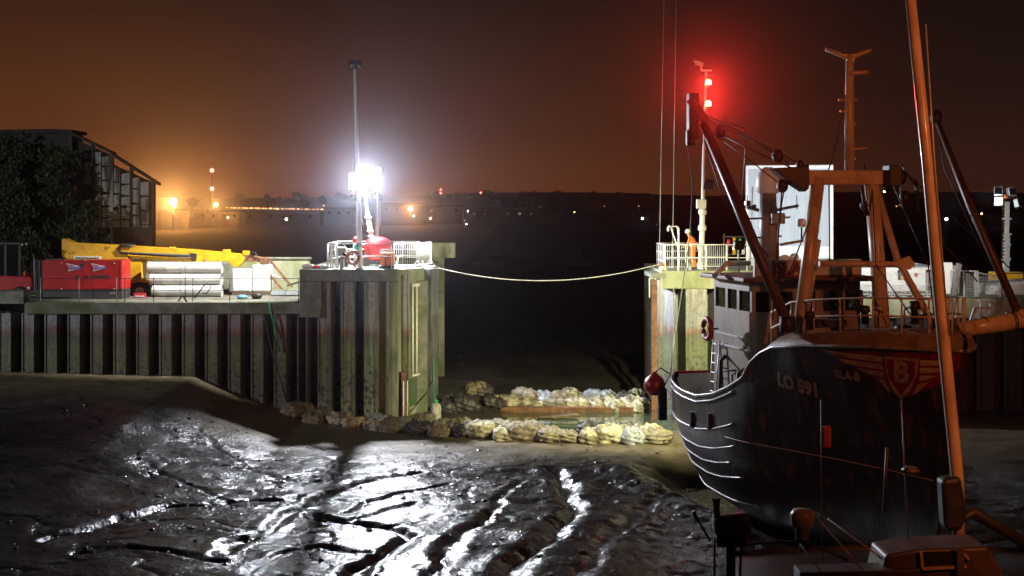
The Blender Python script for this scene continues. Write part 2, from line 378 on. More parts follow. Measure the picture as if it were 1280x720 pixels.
# loose clods and grit lying on the mud
rc = random.Random(11); cm = MB()
for k in range(750):
    x_ = rc.uniform(-17, 6); y_ = 29 + 22 * rc.random() ** .8; s_ = .02 + .07 * rc.random() ** 3
    z_ = float(mud_height(np.array([x_]), np.array([y_]))[0]) if k % 1 == 0 else 0
    g_ = bmesh.ops.create_icosphere(cm.bm, subdivisions=1, radius=1, matrix=Matrix.Translation((x_, y_, z_ + s_ * .15)) @ Matrix.Rotation(rc.uniform(0, 6), 4, 'Z') @ Matrix.Diagonal((s_ * rc.uniform(.8, 1.8), s_ * rc.uniform(.8, 1.6), s_ * rc.uniform(.35, .7), 1)))
    for v in g_['verts']: v.co += Vector((rc.uniform(-.2, .2), rc.uniform(-.2, .2), rc.uniform(-.2, .2))) * s_
cl = cm.build('mud_clods', mat('wet_clods', (.03, .026, .022), (.015, .013, .012), .3, nscale=8)); tag(cl, 'small wet clods and grit strewn over the mud', 'mud clods', None, 'stuff')
# standing water between the bag rows, and the shallow film on the mud in front of them
mw = mat('pool_water', (.05, .07, .04), None, .05, spec=.6, bump=.05, bscale=3)
o = MB().quad((-.7, 51.8, -.06), (6.9, 51.8, -.06), (6.9, 58, -.06), (-.7, 58, -.06)).build('pool_water', mw); tag(o, 'shallow green pool between the sandbag rows', None, None, 'structure')

# distant shore: low hills in one strip
hill = MB(); px = -900
hv = []
for i in range(121):
    x = -1500 + 25 * i; h = 17 + 9 * float(fbm(np.array([x * .0035]), np.array([2.0]), 4)[0]) + 5 * math.exp(-((x - 330) / 500) ** 2)
    hv.append((x, h))
for (xa, ha), (xb, hb_) in zip(hv, hv[1:]):
    hill.quad((xa, 1250, -2), (xb, 1250, -2), (xb, 1550, hb_ + CAMZ), (xa, 1550, ha + CAMZ), smooth=True)
    hill.quad((xa, 1550, ha + CAMZ), (xb, 1550, hb_ + CAMZ), (xb, 1900, -2), (xa, 1900, -2), smooth=True)
bmesh.ops.remove_doubles(hill.bm, verts=hill.bm.verts, dist=.01)
tag(hill.build('far_hills', mat('dark_hillside', (.03, .035, .02), (.02, .02, .015), .9, nscale=.02)), 'low dark hills along the far shore', None, None, 'structure')

# quay surfaces (solid ground behind the walls)
QZ = 4.93
qg = MB(); qg.bb(-60, -9.1, 56.3, 62.0, -1.5, QZ - .004); qg.bb(-80, -9.2, 62.0, 96, -1.5, QZ - .004)
tag(qg.build('quay_ground', mat('quay_dirt', (.15, .14, .12), (.07, .065, .055), .9, nscale=1.2, bump=.5, bscale=7)), 'concrete and dirt surface of the left quay', None, None, 'structure')
RQZ = 4.95
qg = MB(); qg.bb(11.4, 70, 57.42, 76, -1.5, RQZ); qg.bb(6.5, 11.38, 58.0, 63, -1.5, 6.25)
tag(qg.build('quay_ground', M['concrete']), 'concrete surface of the right quay', None, None, 'structure')

# ------------------------------------------------------------------ sheet piling
def pile_mat():
    m = bpy.data.materials.new('weathered_sheet_piling'); m.use_nodes = True; t = m.node_tree; b = t.nodes['Principled BSDF']; n, l = t.nodes.new, t.links.new
    gp = n('ShaderNodeNewGeometry').outputs['Position']; sp = n('ShaderNodeSeparateXYZ'); l(gp, sp.inputs[0])
    mp = n('ShaderNodeMapping'); mp.inputs['Scale'].default_value = (1, 1, .3); l(gp, mp.inputs[0])
    def noise(s, d, v=None):
        x = n('ShaderNodeTexNoise'); x.inputs['Scale'].default_value = s; x.inputs['Detail'].default_value = d; l(v or gp, x.inputs['Vector']); return x.outputs[0]
    w1 = n('ShaderNodeMath'); w1.operation = 'MULTIPLY_ADD'; w1.inputs[1].default_value = 1.1; l(noise(2.2, 5, mp.outputs[0]), w1.inputs[0]); l(sp.outputs['Z'], w1.inputs[2])
    r = n('ShaderNodeValToRGB'); e = r.color_ramp.elements
    stops = [(0.0, (.11, .105, .085)), (.2, (.14, .14, .105)), (.36, (.10, .10, .085)), (.45, (.11, .12, .07)), (.58, (.135, .15, .085)), (.68, (.10, .10, .075)),
             (.70, (.17, .09, .07)), (.725, (.20, .14, .13)), (.755, (.22, .22, .23)), (1.0, (.28, .28, .28))]
    while len(e) < len(stops): e.new(.5)
    for k, (p, c) in enumerate(stops): e[k].position = p; e[k].color = (*c, 1)
    mr = n('ShaderNodeMapRange'); mr.inputs[1].default_value = -.3; mr.inputs[2].default_value = 6.0; l(w1.outputs[0], mr.inputs[0]); l(mr.outputs[0], r.inputs[0])
    # crusted barnacle blotches on the lower half
    mr2 = n('ShaderNodeMapRange'); mr2.inputs[1].default_value = .52; mr2.inputs[2].default_value = .6; l(noise(6, 7), mr2.inputs[0])
    lowm = n('ShaderNodeMapRange'); lowm.inputs[1].default_value = 3.0; lowm.inputs[2].default_value = 1.6; lowm.inputs[3].default_value = 0.25; l(sp.outputs['Z'], lowm.inputs[0])
    mm = n('ShaderNodeMath'); mm.operation = 'MULTIPLY'; l(mr2.outputs[0], mm.inputs[0]); l(lowm.outputs[0], mm.inputs[1])
    mix = n('ShaderNodeMixRGB'); mix.inputs[2].default_value = (.028, .027, .024, 1); l(mm.outputs[0], mix.inputs[0]); l(r.outputs[0], mix.inputs[1])
    mp2 = n('ShaderNodeMapping'); mp2.inputs['Scale'].default_value = (6, 6, .35); l(gp, mp2.inputs[0])
    mu = n('ShaderNodeMixRGB'); mu.blend_type = 'MULTIPLY'; mu.inputs[0].default_value = 1; l(mix.outputs[0], mu.inputs[1])
    mr3 = n('ShaderNodeMapRange'); mr3.inputs[1].default_value = .3; mr3.inputs[2].default_value = .7; mr3.inputs[3].default_value = .65; mr3.inputs[4].default_value = 1.35
    l(noise(1.5, 4, mp2.outputs[0]), mr3.inputs[0]); l(mr3.outputs[0], mu.inputs[2])
    l(mu.outputs[0], b.inputs['Base Color']); b.inputs['Roughness'].default_value = .62
    bp = n('ShaderNodeBump'); bp.inputs['Strength'].default_value = .6; bp.inputs['Distance'].default_value = .04; l(noise(9, 7), bp.inputs['Height']); l(bp.outputs[0], b.inputs['Normal'])
    return m
M['piling'] = pile_mat()
def piling(mb, a, b, z0, z1, depth=1.2, period=1.0, first=.0, face=.62):
    """corrugated sheet from a to b in plan (front face on that line, pans set back to its left side)"""
    a, b = Vector((a[0], a[1], 0)), Vector((b[0], b[1], 0)); d = (b - a); L = d.length; d.normalize(); nrm = Vector((-d.y, d.x, 0))
    pts = []; s = -first
    while s < L:
        for off, dep in ((0, depth), (.035, 0), (face, 0), (face + .035, depth)):
            q = s + off * period
            if 0 <= q <= L: pts.append(a + d * q + nrm * dep)
        s += period
    pts = [a + nrm * (depth if first < .9 else 0)] + pts + [b + nrm * depth]
    z = [z0 + (z1 - z0) * k / 6 for k in range(7)]
    for p, q in zip(pts, pts[1:]):
        if (q - p).length < 1e-4: continue
        mb.quad((p.x, p.y, z0), (q.x, q.y, z0), (q.x, q.y, z1), (p.x, p.y, z1))
    # interlock ribs on the faces
    s = -first
    while s < L:
        for off in (.09, face - .06):
            q = s + off * period
            if .05 < q < L - .05:
                c = a + d * q - nrm * .018
                mb.box((c.x, c.y, (z0 + z1) / 2), (.05, .05, z1 - z0), math.atan2(d.y, d.x))
        s += period

# left quay wall
t = wthing('quay_wall', 'long low sheet piled quay wall with concrete capping below the boom lift', 'quay wall', (-16, 55, 0))
mb = MB(); piling(mb, (-24.5, 55.0), (-8.92, 55.0), -1.2, 4.45, first=.55, period=.985); mb.build('sheet_piling', M['piling'], t)
mb = MB(); mb.bb(-20.9, -9.02, 54.86, 56.3, 4.42, QZ); mb.bb(-26, -20.9, 54.80, 55.72, 4.86, 5.42); mb.build('capping_beam', M['concrete'], t, bevel=.03)

# concrete flood wall behind it
t = wthing('flood_wall', 'streaked concrete flood wall standing behind the white pipes on the quay', 'wall', (-13, 60.5, QZ))
mb = MB(); mb.bb(-18.4, -9.75, 61.6, 62.05, QZ - .2, 6.5); mb.build('wall_panel', M['mossy'], t, bevel=.03)
mb = MB(); mb.bb(-18.45, -9.7, 61.54, 62.1, 6.5, 6.6); mb.build('wall_coping', M['concrete'], t, bevel=.02)
mb = MB(); mb.bb(-13.85, -13.2, 60.9, 61.6, QZ - .1, 6.35); mb.build('buttress', M['concrete'], t, bevel=.02)

# left pier head
PZ = 6.36
t = wthing('pier', 'left pier head of sheet piles under a thick concrete cap', 'pier', (-6.5, 56, 0))
mb = MB(); piling(mb, (-8.9, 54.62), (-4.95, 54.62), -1.2, 5.9, first=.42, period=.985, depth=1.1); mb.build('sheet_piling', M['piling'], t)
mb = MB(); mb.bb(-9.05, -4.88, 54.44, 58.2, 5.84, PZ); mb.bb(-9.05, -8.1, 54.46, 55.6, 4.30, 5.84)
mb.bb(-9.05, -3.6, 58.2, 63.5, 5.4, PZ); mb.build('concrete_cap', M['concrete'], t, bevel=.035)
mb = MB(); mb.bb(-9.0, -3.7, 55.85, 63, -1.2, 5.8); mb.build('pier_core', M['concrete'], t)
# angled wing facing the channel
a, b_ = Vector((-4.86, 54.55, 0)), Vector((-3.45, 57.3, 0)); d = (b_ - a).normalized(); nr = Vector((d.y, -d.x, 0))
mb = MB()
def wing(s0, s1, p0, p1, z0, z1, mb=mb):
    c = a + d * ((s0 + s1) / 2) + nr * ((p0 + p1) / 2); mb.box((c.x, c.y, (z0 + z1) / 2), (s1 - s0, abs(p1 - p0), z1 - z0), math.atan2(d.y, d.x))
wing(0, 3.1, -1.2, 0, -1.0, 6.34); mb.build('wing_wall', M['mossy'], t, bevel=.03)
for s_, w_ in ((.25, .3), (.62, .12)):
    mb = MB(); wing(s_, s_ + w_, 0.0, .12, -.6, 6.1, mb); mb.build('steel_post', M['piling'], t)
for s_ in (1.0, 1.32, 1.6):
    mb = MB(); c = a + d * s_ + nr * .12; mb.cyl((c.x, c.y, 1.7), (c.x, c.y, 5.7), .045, 8); mb.build('ladder_stile', M['white_paint'], t)
mb = MB(); c0 = a + d * .95 + nr * .12; c1 = a + d * 1.65 + nr * .12
mb.bar((c0.x, c0.y, 5.62), (c1.x, c1.y, 5.62), .07, .12); mb.bar((c0.x, c0.y, 1.72), (c1.x, c1.y, 1.72), .07, .07); mb.build('ladder_bracket', M['white_paint'], t)
mb = MB(); wing(2.15, 2.75, 0, .38, -.8, 6.3, mb); mb.build('fender_pile', mat('wet_black_timber', (.05, .05, .055), (.16, .16, .17), .5, nscale=3, stretch=(3, 3, .3)), t, bevel=.03)
mb = MB(); wing(2.76, 3.05, -.1, .2, -.8, 6.1, mb); mb.build('steel_post', M['dark_metal'], t)
mb = MB(); c = a + d * .12 + nr * .2; mb.bar((c.x, c.y, -.4), (c.x, c.y, 2.0), .18); mb.build('guide_post', M['rust'], t)
mb = MB()
for o_ in (-.16, .16): c = a + d * (.12 + o_) + nr * .3; mb.cyl((c.x, c.y, -.3), (c.x, c.y, 1.6), .03, 6)
mb.build('guide_rail', M['white_paint'], t)
mb = MB(); wing(.9, 1.9, 0.0, .05, .4, 1.6, mb); mb.build('steel_plate', mat('green_stained_plate', (.05, .12, .05), (.10, .10, .06), .6, nscale=3), t)

o = wthing('abutment', 'pale green stained concrete beam jutting out behind the white crowd barrier', 'concrete beam', (-3.3, 64, 6))
MB().bb(-5.2, -2.85, 63.6, 64.6, 6.5, 7.25).build('beam', M['mossy'], o, bevel=.03)
MB().bb(-4.6, -3.4, 63.9, 64.5, -.5, 6.5).build('pillar', M['concrete'], o, bevel=.03)

# right pier head and the lower quay edge running behind the trawler
t = wthing('pier', 'right pier head with lime green lit cap beside the trawler stern', 'pier', (9, 56, 0))
mb = MB(); mb.bb(6.42, 11.3, 54.9, 58, 5.5, 6.27); mb.build('concrete_cap', M['mossy'], t, bevel=.035)
mb = MB(); piling(mb, (6.5, 55.05), (11.3, 55.05), -1.2, 5.55, first=.42, period=1.35, depth=2.4, face=.7); mb.build('sheet_piling', M['piling'], t)
for (x_, y_, w_, z_, mm) in ((6.12, 55.0, .22, 5.9, 'rust'), (6.38, 54.8, .14, 6.2, 'piling')):
    mb = MB(); mb.bar((x_, y_, -.6), (x_, y_, z_), w_); mb.build('steel_post', M[mm], t)
mb = MB(); mb.bar((6.02, 54.7, -.6), (6.02, 54.7, 3.1), .10, .10); mb.build('guide_post', M['rust'], t)
mb = MB(); mb.bb(5.95, 6.6, 54.7, 57.5, 5.98, 6.16); mb.build('landing_plate', M['concrete'], t)
t = wthing('quay_wall', 'low right quay wall with green capping seen past the trawler bow', 'quay wall', (18, 57, 0))
mb = MB(); mb.bb(11.34, 34, 56.6, 57.4, 4.1, RQZ + .03); mb.build('capping_beam', M['mossy'], t, bevel=.03)
mb = MB(); piling(mb, (11.34, 56.8), (34, 56.8), -1.2, 4.15, first=.3, period=1.2, depth=.5, face=.66); mb.build('sheet_piling', mat('shade_dark_piling', (.018, .017, .016), (.03, .027, .024), .7, nscale=3), t)  # near-black colour puts the shade on this wall into the piling itself

# ------------------------------------------------------------------ sandbags
def bag_mesh(seed, rx=.42, ry=.36, h=.58, top=1.0):
    r = random.Random(seed); bm = bmesh.new(); bmesh.ops.create_icosphere(bm, subdivisions=4, radius=1)
    ph = [r.uniform(0, 6) for _ in range(8)]
    for v in bm.verts:
        x, y, z = v.co
        p = 4.5; nrm = (abs(x) ** p + abs(y) ** p + abs(z) ** p) ** (1 / p); x, y, z = x / nrm, y / nrm, z / nrm
        a = math.atan2(y, x)
        fold = .06 * math.sin(7 * a + ph[0] + 2 * z) + .05 * math.sin(13 * a + ph[1] - 3 * z) + .06 * math.sin(11 * z + 3 * a + ph[2])
        k = 1 + fold * (.6 + .6 * abs(z)) + .10 * math.sin(2 * a + ph[3])
        # ragged open top with the fabric bunched up
        tz = z
        if z > .55: tz = z + .75 * top * .8 * (math.sin(5 * a + ph[4]) * .35 + math.sin(9 * a + ph[5]) * .32 + .12 * math.sin(17 * a + ph[7]) + .1) * (z - .55) / .45 * min(1, math.hypot(x, y) / .5)
        bulge = 1 + .10 * (1 - z * z) - (.16 if z > .7 else 0)
        v.co = (x * k * rx * bulge, y * k * ry * bulge, (tz + 1) * .5 * h)
    for f in bm.faces: f.smooth = True
    me = bpy.data.meshes.new('sandbag'); bm.to_mesh(me); bm.free(); return me
BAGM = [mat('pale_bag_fabric', (.46, .43, .31), (.24, .21, .14), .8, nscale=6, bump=.6, bscale=11, c3=(.10, .085, .06), n3=2.2, lo3=.46, hi3=.58),
        mat('muddy_bag_fabric', (.22, .19, .13), (.09, .075, .055), .75, nscale=6, bump=.8, bscale=22),
        mat('dark_wet_bag_fabric', (.05, .045, .045), (.025, .022, .02), .5, nscale=6, bump=.6, bscale=22),
        mat('blue_grey_bag_fabric', (.30, .33, .40), (.14, .14, .16), .7, nscale=6, bump=.8, bscale=22)]
BAGS = []
for k in range(6):
    row = []
    for mi, m_ in enumerate(BAGM):
        me_ = bag_mesh(10 + k, random.uniform(.46, .62), random.uniform(.36, .44), random.uniform(.5, .72), random.uniform(.5, 1.2)); me_.materials.append(m_); row.append(me_)
    BAGS.append(row)
BL = {'front': ['lumpy pale sandbag in the front row across the channel', 'mud smeared brown sandbag in the front row across the channel', 'dark wet sandbag in the front row across the channel', 'blue grey sandbag in the front row across the channel'],
      'back': ['pale sandbag in the bright row above the rusty beam', 'brown muddy sandbag in the bright row above the rusty beam', 'dark wet sandbag in the bright row above the rusty beam', 'blue grey sandbag in the bright row above the rusty beam'],
      'dark': ['', 'muddy sandbag in the dark heap between the left pier and the rusty beam', 'black wet sandbag in the dark heap between the left pier and the rusty beam', ''],
      'foot': ['pale sandbag heaped at the foot of the left pier', 'brown muddy sandbag heaped at the foot of the left pier', 'dark wet sandbag heaped at the foot of the left pier', 'blue grey sandbag heaped at the foot of the left pier']}
def bag(x, y, z, mi, row, s=1.0):
    o = bpy.data.objects.new('sandbag', random.choice(BAGS)[mi]); COL.objects.link(o)
    o.location = (x, y, z); o.rotation_euler = (random.uniform(-.12, .12), random.uniform(-.12, .12), random.uniform(0, 6.3)); o.scale = (s, s, s * random.uniform(.85, 1.1))
    tag(o, BL[row][mi], 'sandbag', {'front': 'sandbags in the front row', 'back': 'sandbags in the back row', 'foot': 'sandbags at the left pier', 'dark': 'sandbags in the dark heap'}[row])
def mz(x, y): return float(mud_height(np.array([float(x)]), np.array([float(y)]))[0])
cx = [370, 440, 500, 560, 640, 720, 780, 838]; cyy = [522, 529, 537, 543, 548, 550, 550, 550]
px = 372
while px < 836:
    py = float(np.interp(px, cx, cyy)); Yb = F * (CAMZ - .05) / (py - HZ); x = wx(px, Yb)
    row = 'foot' if px < 500 else 'front'
    mi = random.choices([0, 1, 2, 3], [5, 4, 1.6, .5] if px > 590 else [1.2, 5, 3.5, 0])[0]
    bag(x, Yb + random.uniform(-.2, .2), mz(x, Yb) - .08, mi, row, random.uniform(.85, 1.12) if px < 800 else 1.15)
    if random.random() < .85 and px > 470:
        mi = random.choices([0, 1, 2, 3], [5, 3, 1.6, .8])[0]
        bag(x + random.uniform(-.2, .2), Yb + .62, mz(x, Yb + .6) - .02, mi, row, random.uniform(.8, 1.05))
    px += random.uniform(22, 29) if px < 790 else 28
for k, (p0, p1, pyb, Yb) in enumerate(((626, 808, 510, 57.3), (634, 808, 503, 58.1))):
    px = p0
    while px < p1:
        x = wx(px, Yb); mi = random.choices([0, 1, 2, 3], [5, 1.6, .6, 1.2 if px < 720 else .2])[0]
        bag(x, Yb + random.uniform(-.15, .15), -.12 if k == 0 else .06, mi, 'back', random.uniform(.85, 1.1))
        px += random.uniform(20, 28)
for k in range(5):
    px = random.uniform(690, 800); bag(wx(px, 58), 58.3 + random.uniform(-.2, .2), .3, random.choice([0, 0, 3]), 'back', random.uniform(.6, .9))

for k in range(9):
    px = 556 + k * 8.2 + random.uniform(-3, 3); Yb = random.uniform(55.6, 57.6); x = wx(px, Yb)
    bag(x, Yb, mz(x, Yb) - .12, random.choice([1, 2, 2]), 'dark', random.uniform(.7, 1.0))
o = MB().bb(-.55, 5.95, 56.55, 56.85, -.12, .16).build('steel_beam', M['rust'], None, (2.7, 56.7, 0), .015)
tag(o, 'long rusty steel beam lying below the back row of sandbags', 'steel beam')
for k, (p0, q0, p1, q1, Yb, lab) in enumerate(((672, 519, 722, 523, 55.0, 'short weathered plank lying in the green pool, nearer the beam'), (690, 524, 724, 521, 54.2, 'short weathered plank lying in the green pool, crossed over another plank'))):
    a, b_ = A(p0, q0, Yb), A(p1, q1, Yb); a.z = .0 + k * .1; b_.z = .06 + k * .1
    b_.y += .3
    o = MB().bar(a, b_, .3, .08).build('plank', M['wood'], None, (a + b_) / 2, .01); tag(o, lab, 'plank', 'planks in the pool')
# grey buoy shaped fender standing at the foot of the wing
c = Vector((wx(545, 53.5), 53.5, mz(-3.2, 53.5)))
t = wthing('mooring_fender', 'pale grey cylindrical fender standing at the foot of the left pier wing', 'fender', c)
MB().lathe(c, [(.10, 0), (.20, .04), (.22, .15), (.22, .62), (.19, .74), (.10, .82)], 18).build('body', mat('pale_fender', (.45, .45, .40), (.22, .21, .17), .6, nscale=6), t)
MB().lathe(c + Vector((0, 0, .8)), [(.09, 0), (.09, .1), (.05, .13)], 12).build('neck', M['green_rope'], t)
o = MB().tube([(-3.62, 56.85, 6.3), (-3.55, 56.7, 5), (-3.5, 56.6, 3.2), (-3.45, 56.3, 1.4), (-3.3, 54.6, .9), (-3.2, 53.6, c.z + .92)], .03, 6).build('mooring_rope', M['green_rope'], None, (-3.6, 56.8, 0))
tag(o, 'bright green rope hanging down the end of the left pier wing', 'rope')

# the catenary line across the channel
pts = []
P0, P1 = Vector((-3.45, 57.2, 6.33)), Vector((6.35, 55.1, 6.55))
for i in range(41):
    s_ = i / 40; p = P0.lerp(P1, s_); p.z -= 4 * .66 * s_ * (1 - s_); pts.append(p)
tag(MB().tube(pts, .024, 6).build('guard_rope', M['rope'], None, P0), 'pale rope sagging across the dark channel between the two piers', 'rope')

# ------------------------------------------------------------------ railings, barriers
def railing(name, label, cat, pts, h, rails, mt, step=1.5, r=.022, group=None, posts=True):
    pts = [Vector(p) for p in pts]; t = wthing(name, label, cat, pts[0], group)
    for k in rails:
        mb = MB(); mb.tube([p + Vector((0, 0, h * k)) for p in pts], r, 6); mb.build('rail', mt, t)
    for p, q in zip(pts, pts[1:]):
        n_ = max(1, round((q - p).length / step))
        for i in range(n_ + 1):
            c = p.lerp(q, i / n_); MB().tube([c, c + Vector((0, 0, h))], r * 1.15, 6).build('post', mt, t)
    return t
def make_barrier(label, width=1.25, h=1.08, n_=13, group=None):
    t = thing('crowd_barrier', label, 'barrier', (0, 0, 0), 0, group); w_ = width / 2
    mb = MB(); mb.tube([(-w_, 0, .12), (-w_, 0, h), (w_, 0, h), (w_, 0, .12), (-w_, 0, .12)], .021, 6); mb.build('frame', M['white_paint'], t)
    mb = MB()
    for i in range(1, n_): x = -w_ + width * i / n_; mb.tube([(x, 0, .12), (x, 0, h)], .010, 5)
    mb.tube([(-w_, 0, h * .5), (w_, 0, h * .5)], .012, 5); mb.build('bars', M['white_paint'], t)
    for sx in (-1, 1):
        mb = MB(); mb.bar((sx * w_ * .85, -.28, .03), (sx * w_ * .85, .28, .03), .05, .04); mb.tube([(sx * w_ * .85, -.25, .05), (sx * w_ * .85, 0, .3), (sx * w_ * .85, .25, .05)], .015, 5); mb.build('foot', M['white_paint'], t)
    return t
bar0 = make_barrier('white crowd barrier of thin bars at the channel corner of the left pier', 1.32, 1.08, 14)
bar0.location = (wx(512, 55.6), 55.6, PZ); bar0.rotation_euler.z = R(4)
c1 = copy_tree(bar0); c1.location = (-3.9, 56.6, PZ); c1.rotation_euler.z = R(64); c1['label'] = 'white crowd barrier turned edge on along the left pier wing'
railing('guard_rail', 'white tube guard rail around the machinery on the left pier', 'railing', [(-7.9, 54.75, PZ), (-5.15, 54.75, PZ)], 1.08, (.5, 1.0), M['white_paint'], 1.4)
railing('guard_rail', 'white tube guard rail along the back of the left pier', 'railing', [(-7.9, 55.0, PZ), (-7.9, 57.9, PZ), (-4.2, 57.9, PZ)], 1.1, (.35, .68, 1.0), M['white_paint'], .75)

# ------------------------------------------------------------------ left pier equipment
# tall thin pole with the unlit camera head
pb = A(450, 335, 55.2); pb.z = PZ; pt = A(444, 86, 55.2)
t = wthing('camera_pole', 'tall slim pale pole on the left pier topped by dark twin camera heads', 'pole', pb)
MB().tube([pb, pb.lerp(pt, .33), pb.lerp(pt, .34), pt], [.125, .115, .095, .075], 10).build('pole', mat('pale_pole_paint', (.85, .84, .78), None, .5), t)
MB().bb(pb.x - .2, pb.x + .2, pb.y - .2, pb.y + .2, PZ, PZ + .05).build('base_plate', M['galv'], t)
MB().bar(pt + Vector((-.22, 0, .02)), pt + Vector((.22, 0, .05)), .06).build('crossbar', M['dark_metal'], t)
for dx, rz_ in ((-.12, .5), (.12, -.3)):
    c = pt + Vector((dx, -.1, .2))
    p_ = MB().box(c, (.26, .34, .22), Matrix.Rotation(rz_, 3, 'Z') @ Matrix.Rotation(R(-25), 3, 'X')).build('lamp_head', M['dark_metal'], t, bevel=.03)
MB().tube([pt + Vector((-.05, 0, -.05)), pt + Vector((-.2, -.05, -.1)), pt + Vector((-.2, -.05, -.3)), pt + Vector((-.05, 0, -.5))], .02, 6).build('cable_loop', M['black'], t)
MB().torus((pb.x + .02, pb.y, PZ + 1.0), .12, .06, (0, 0, 1), 14, 8).build('clamp', M['galv'], t)
o = MB().ball((pb.x - .12, pb.y - .16, wz(309, 55)), .14, 12, (1, .9, 1.15)).build('bag', mat('green_bag', (.05, .55, .38), (.03, .4, .3), .5, nscale=9), None, (pb.x, pb.y, PZ))
tag(o, 'small bright green bag tied to the tall pole on the left pier', 'bag')

# lighting tower: trailer body with a telescopic mast and four lit lamps
tc_ = Vector((wx(473, 57.6), 57.4, PZ))
t = wthing('lighting_tower', 'red domed lighting tower on the left pier with a blazing white lamp cluster', 'lighting tower', tc_)
bod = MB().lathe(tc_ + Vector((0, 0, .28)), [(.55, 0), (.62, .08), (.62, .62), (.55, .86), (.36, 1.0), (.1, 1.05)], 22).build('body', M['red_paint'], t)
mb = MB(); mb.bb(tc_.x - .75, tc_.x + .75, tc_.y - .45, tc_.y + .45, PZ + .12, PZ + .28); mb.build('chassis', M['dark_metal'], t, bevel=.02)
for sx in (-1, 1):
    c = tc_ + Vector((sx * .5, -.5, .2)); MB().cyl(c, c + Vector((0, .14, 0)), .2, 16).build('wheel', M['black'], t)
    c = tc_ + Vector((sx * .95, -.3, 0)); MB().tube([c, c + Vector((0, 0, .45))], .03, 6).build('jack', M['galv'], t)
mx0 = Vector((wx(465, 58.0), 58.1, PZ + 1.1)); mt_ = Vector((LAMP1.x + .12, 58.1, LAMP1.z - .25))
MB().bar(mx0, mx0.lerp(mt_, .55), .2).build('mast_section', M['white_paint'], t)
MB().bar(mx0.lerp(mt_, .5), mt_ + Vector((0, 0, .2)), .13).build('mast_section', M['white_paint'], t)
for k in (.1, .2, .45):
    p_ = mx0.lerp(mt_, k); MB().box(p_, (.3, .3, .08)).build('mast_collar', M['galv'], t)
MB().bar(LAMP1 + Vector((-.5, .06, 0)), LAMP1 + Vector((.5, .06, 0)), .07).build('lamp_bar', M['dark_metal'], t)
for dx, dz in ((-.3, .2), (.3, .2), (-.3, -.22), (.3, -.22)):
    c = LAMP1 + Vector((dx, -.05, dz)); rot = Matrix.Rotation(R(-20), 3, 'X') @ Matrix.Rotation(R(8 if dx > 0 else -8), 3, 'Z')
    h_ = MB().box(c, (.42, .2, .34), rot).build('lamp_head', M['dark_metal'], t, bevel=.03)
    sub(h_, MB().box(c + rot @ Vector((0, -.115, 0)), (.36, .02, .28), rot), 'lens', M['lamp_on'])
# second, smaller lamp post
sb = Vector((wx(470, 58.3), 58.6, PZ)); st = A(472, 214, 58.6)
t = wthing('lamp_post', 'slim lamp post behind the lighting tower with two small white lamp heads', 'lamp post', sb)
MB().tube([sb, sb.lerp(st, .5), sb.lerp(st, .51), st], [.08, .07, .045, .035], 8).build('post', M['white_paint'], t)
for dx, dz, lit in ((.04, .05, 1), (.0, -.38, 0)):
    c = st + Vector((dx, -.1, dz)); h_ = MB().box(c, (.26, .16, .22), Matrix.Rotation(R(-25), 3, 'X')).build('lamp_head', M['galv'], t, bevel=.03)
    sub(h_, MB().ball(c + Vector((0, -.08, 0)), .11 if lit else .06, 10), 'lens', M['lamp_on'] if lit else M['lamp_white_far'])
# red and white marker buoy behind pole
c = A(444, 300, 56.5); c.z = PZ
t = wthing('marker_post', 'short red and white banded marker post behind the tall pole', 'marker post', c)
MB().cyl(c, c + Vector((0, 0, 1.05)), .05, 8).build('post', M['white_paint'], t)
MB().lathe(c + Vector((0, 0, .95)), [(.06, 0), (.12, .06), (.12, .3), (.06, .38)], 12).build('red_cap', M['red_paint'], t)
# orange tool box on a black tray
c = Vector((wx(483, 55.1), 55.1, PZ))
t = wthing('tool_box', 'orange job site box on a black tray beside the guard rail', 'tool box', c)
MB().box(c + Vector((0, 0, .07)), (.66, .5, .12)).build('tray', M['black'], t, bevel=.02)
MB().box(c + Vector((.03, 0, .42)), (.54, .42, .56)).build('box', M['orange_plastic'], t, bevel=.04)
MB().box(c + Vector((-.02, -.22, .42)), (.04, .03, .56)).build('strap', M['black'], t)
MB().tube([c + Vector((-.26, -.2, .68)), c + Vector((-.2, -.22, .8)), c + Vector((.1, -.22, .82)), c + Vector((.18, -.2, .7))], .025, 6).build('handle', M['white_paint'], t)
MB().box(c + Vector((.12, -.215, .56)), (.12, .02, .12)).build('latch', mat('brown_latch', (.12, .03, .01), None, .5), t)
# lifebuoy with its rope
c = Vector((wx(441.5, 54.62), 54.62, wz(322, 54.6)))
t = wthing('lifebuoy', 'orange lifebuoy hung on the left pier guard rail', 'lifebuoy', c)
MB().torus(c, .26, .075, (.35, 1, 0), 28, 10).build('ring', M['orange_plastic'], t)
for a_ in (45, 135, 225, 315):
    q = Vector((0, 0, 1)).rotation_difference(Vector((.35, 1, 0))); p_ = c + q @ Vector((.26 * math.cos(R(a_)), .26 * math.sin(R(a_)), 0))
    MB().ball(p_, .09, 8, (1, .9, 1)).build('band', M['white_paint'], t)
MB().tube([c + Vector((.02, -.06, -.3)), c + Vector((.1, -.05, -.42)), c + Vector((.2, -.05, -.5))], .04, 6).build('rope', M['orange_plastic'], t)
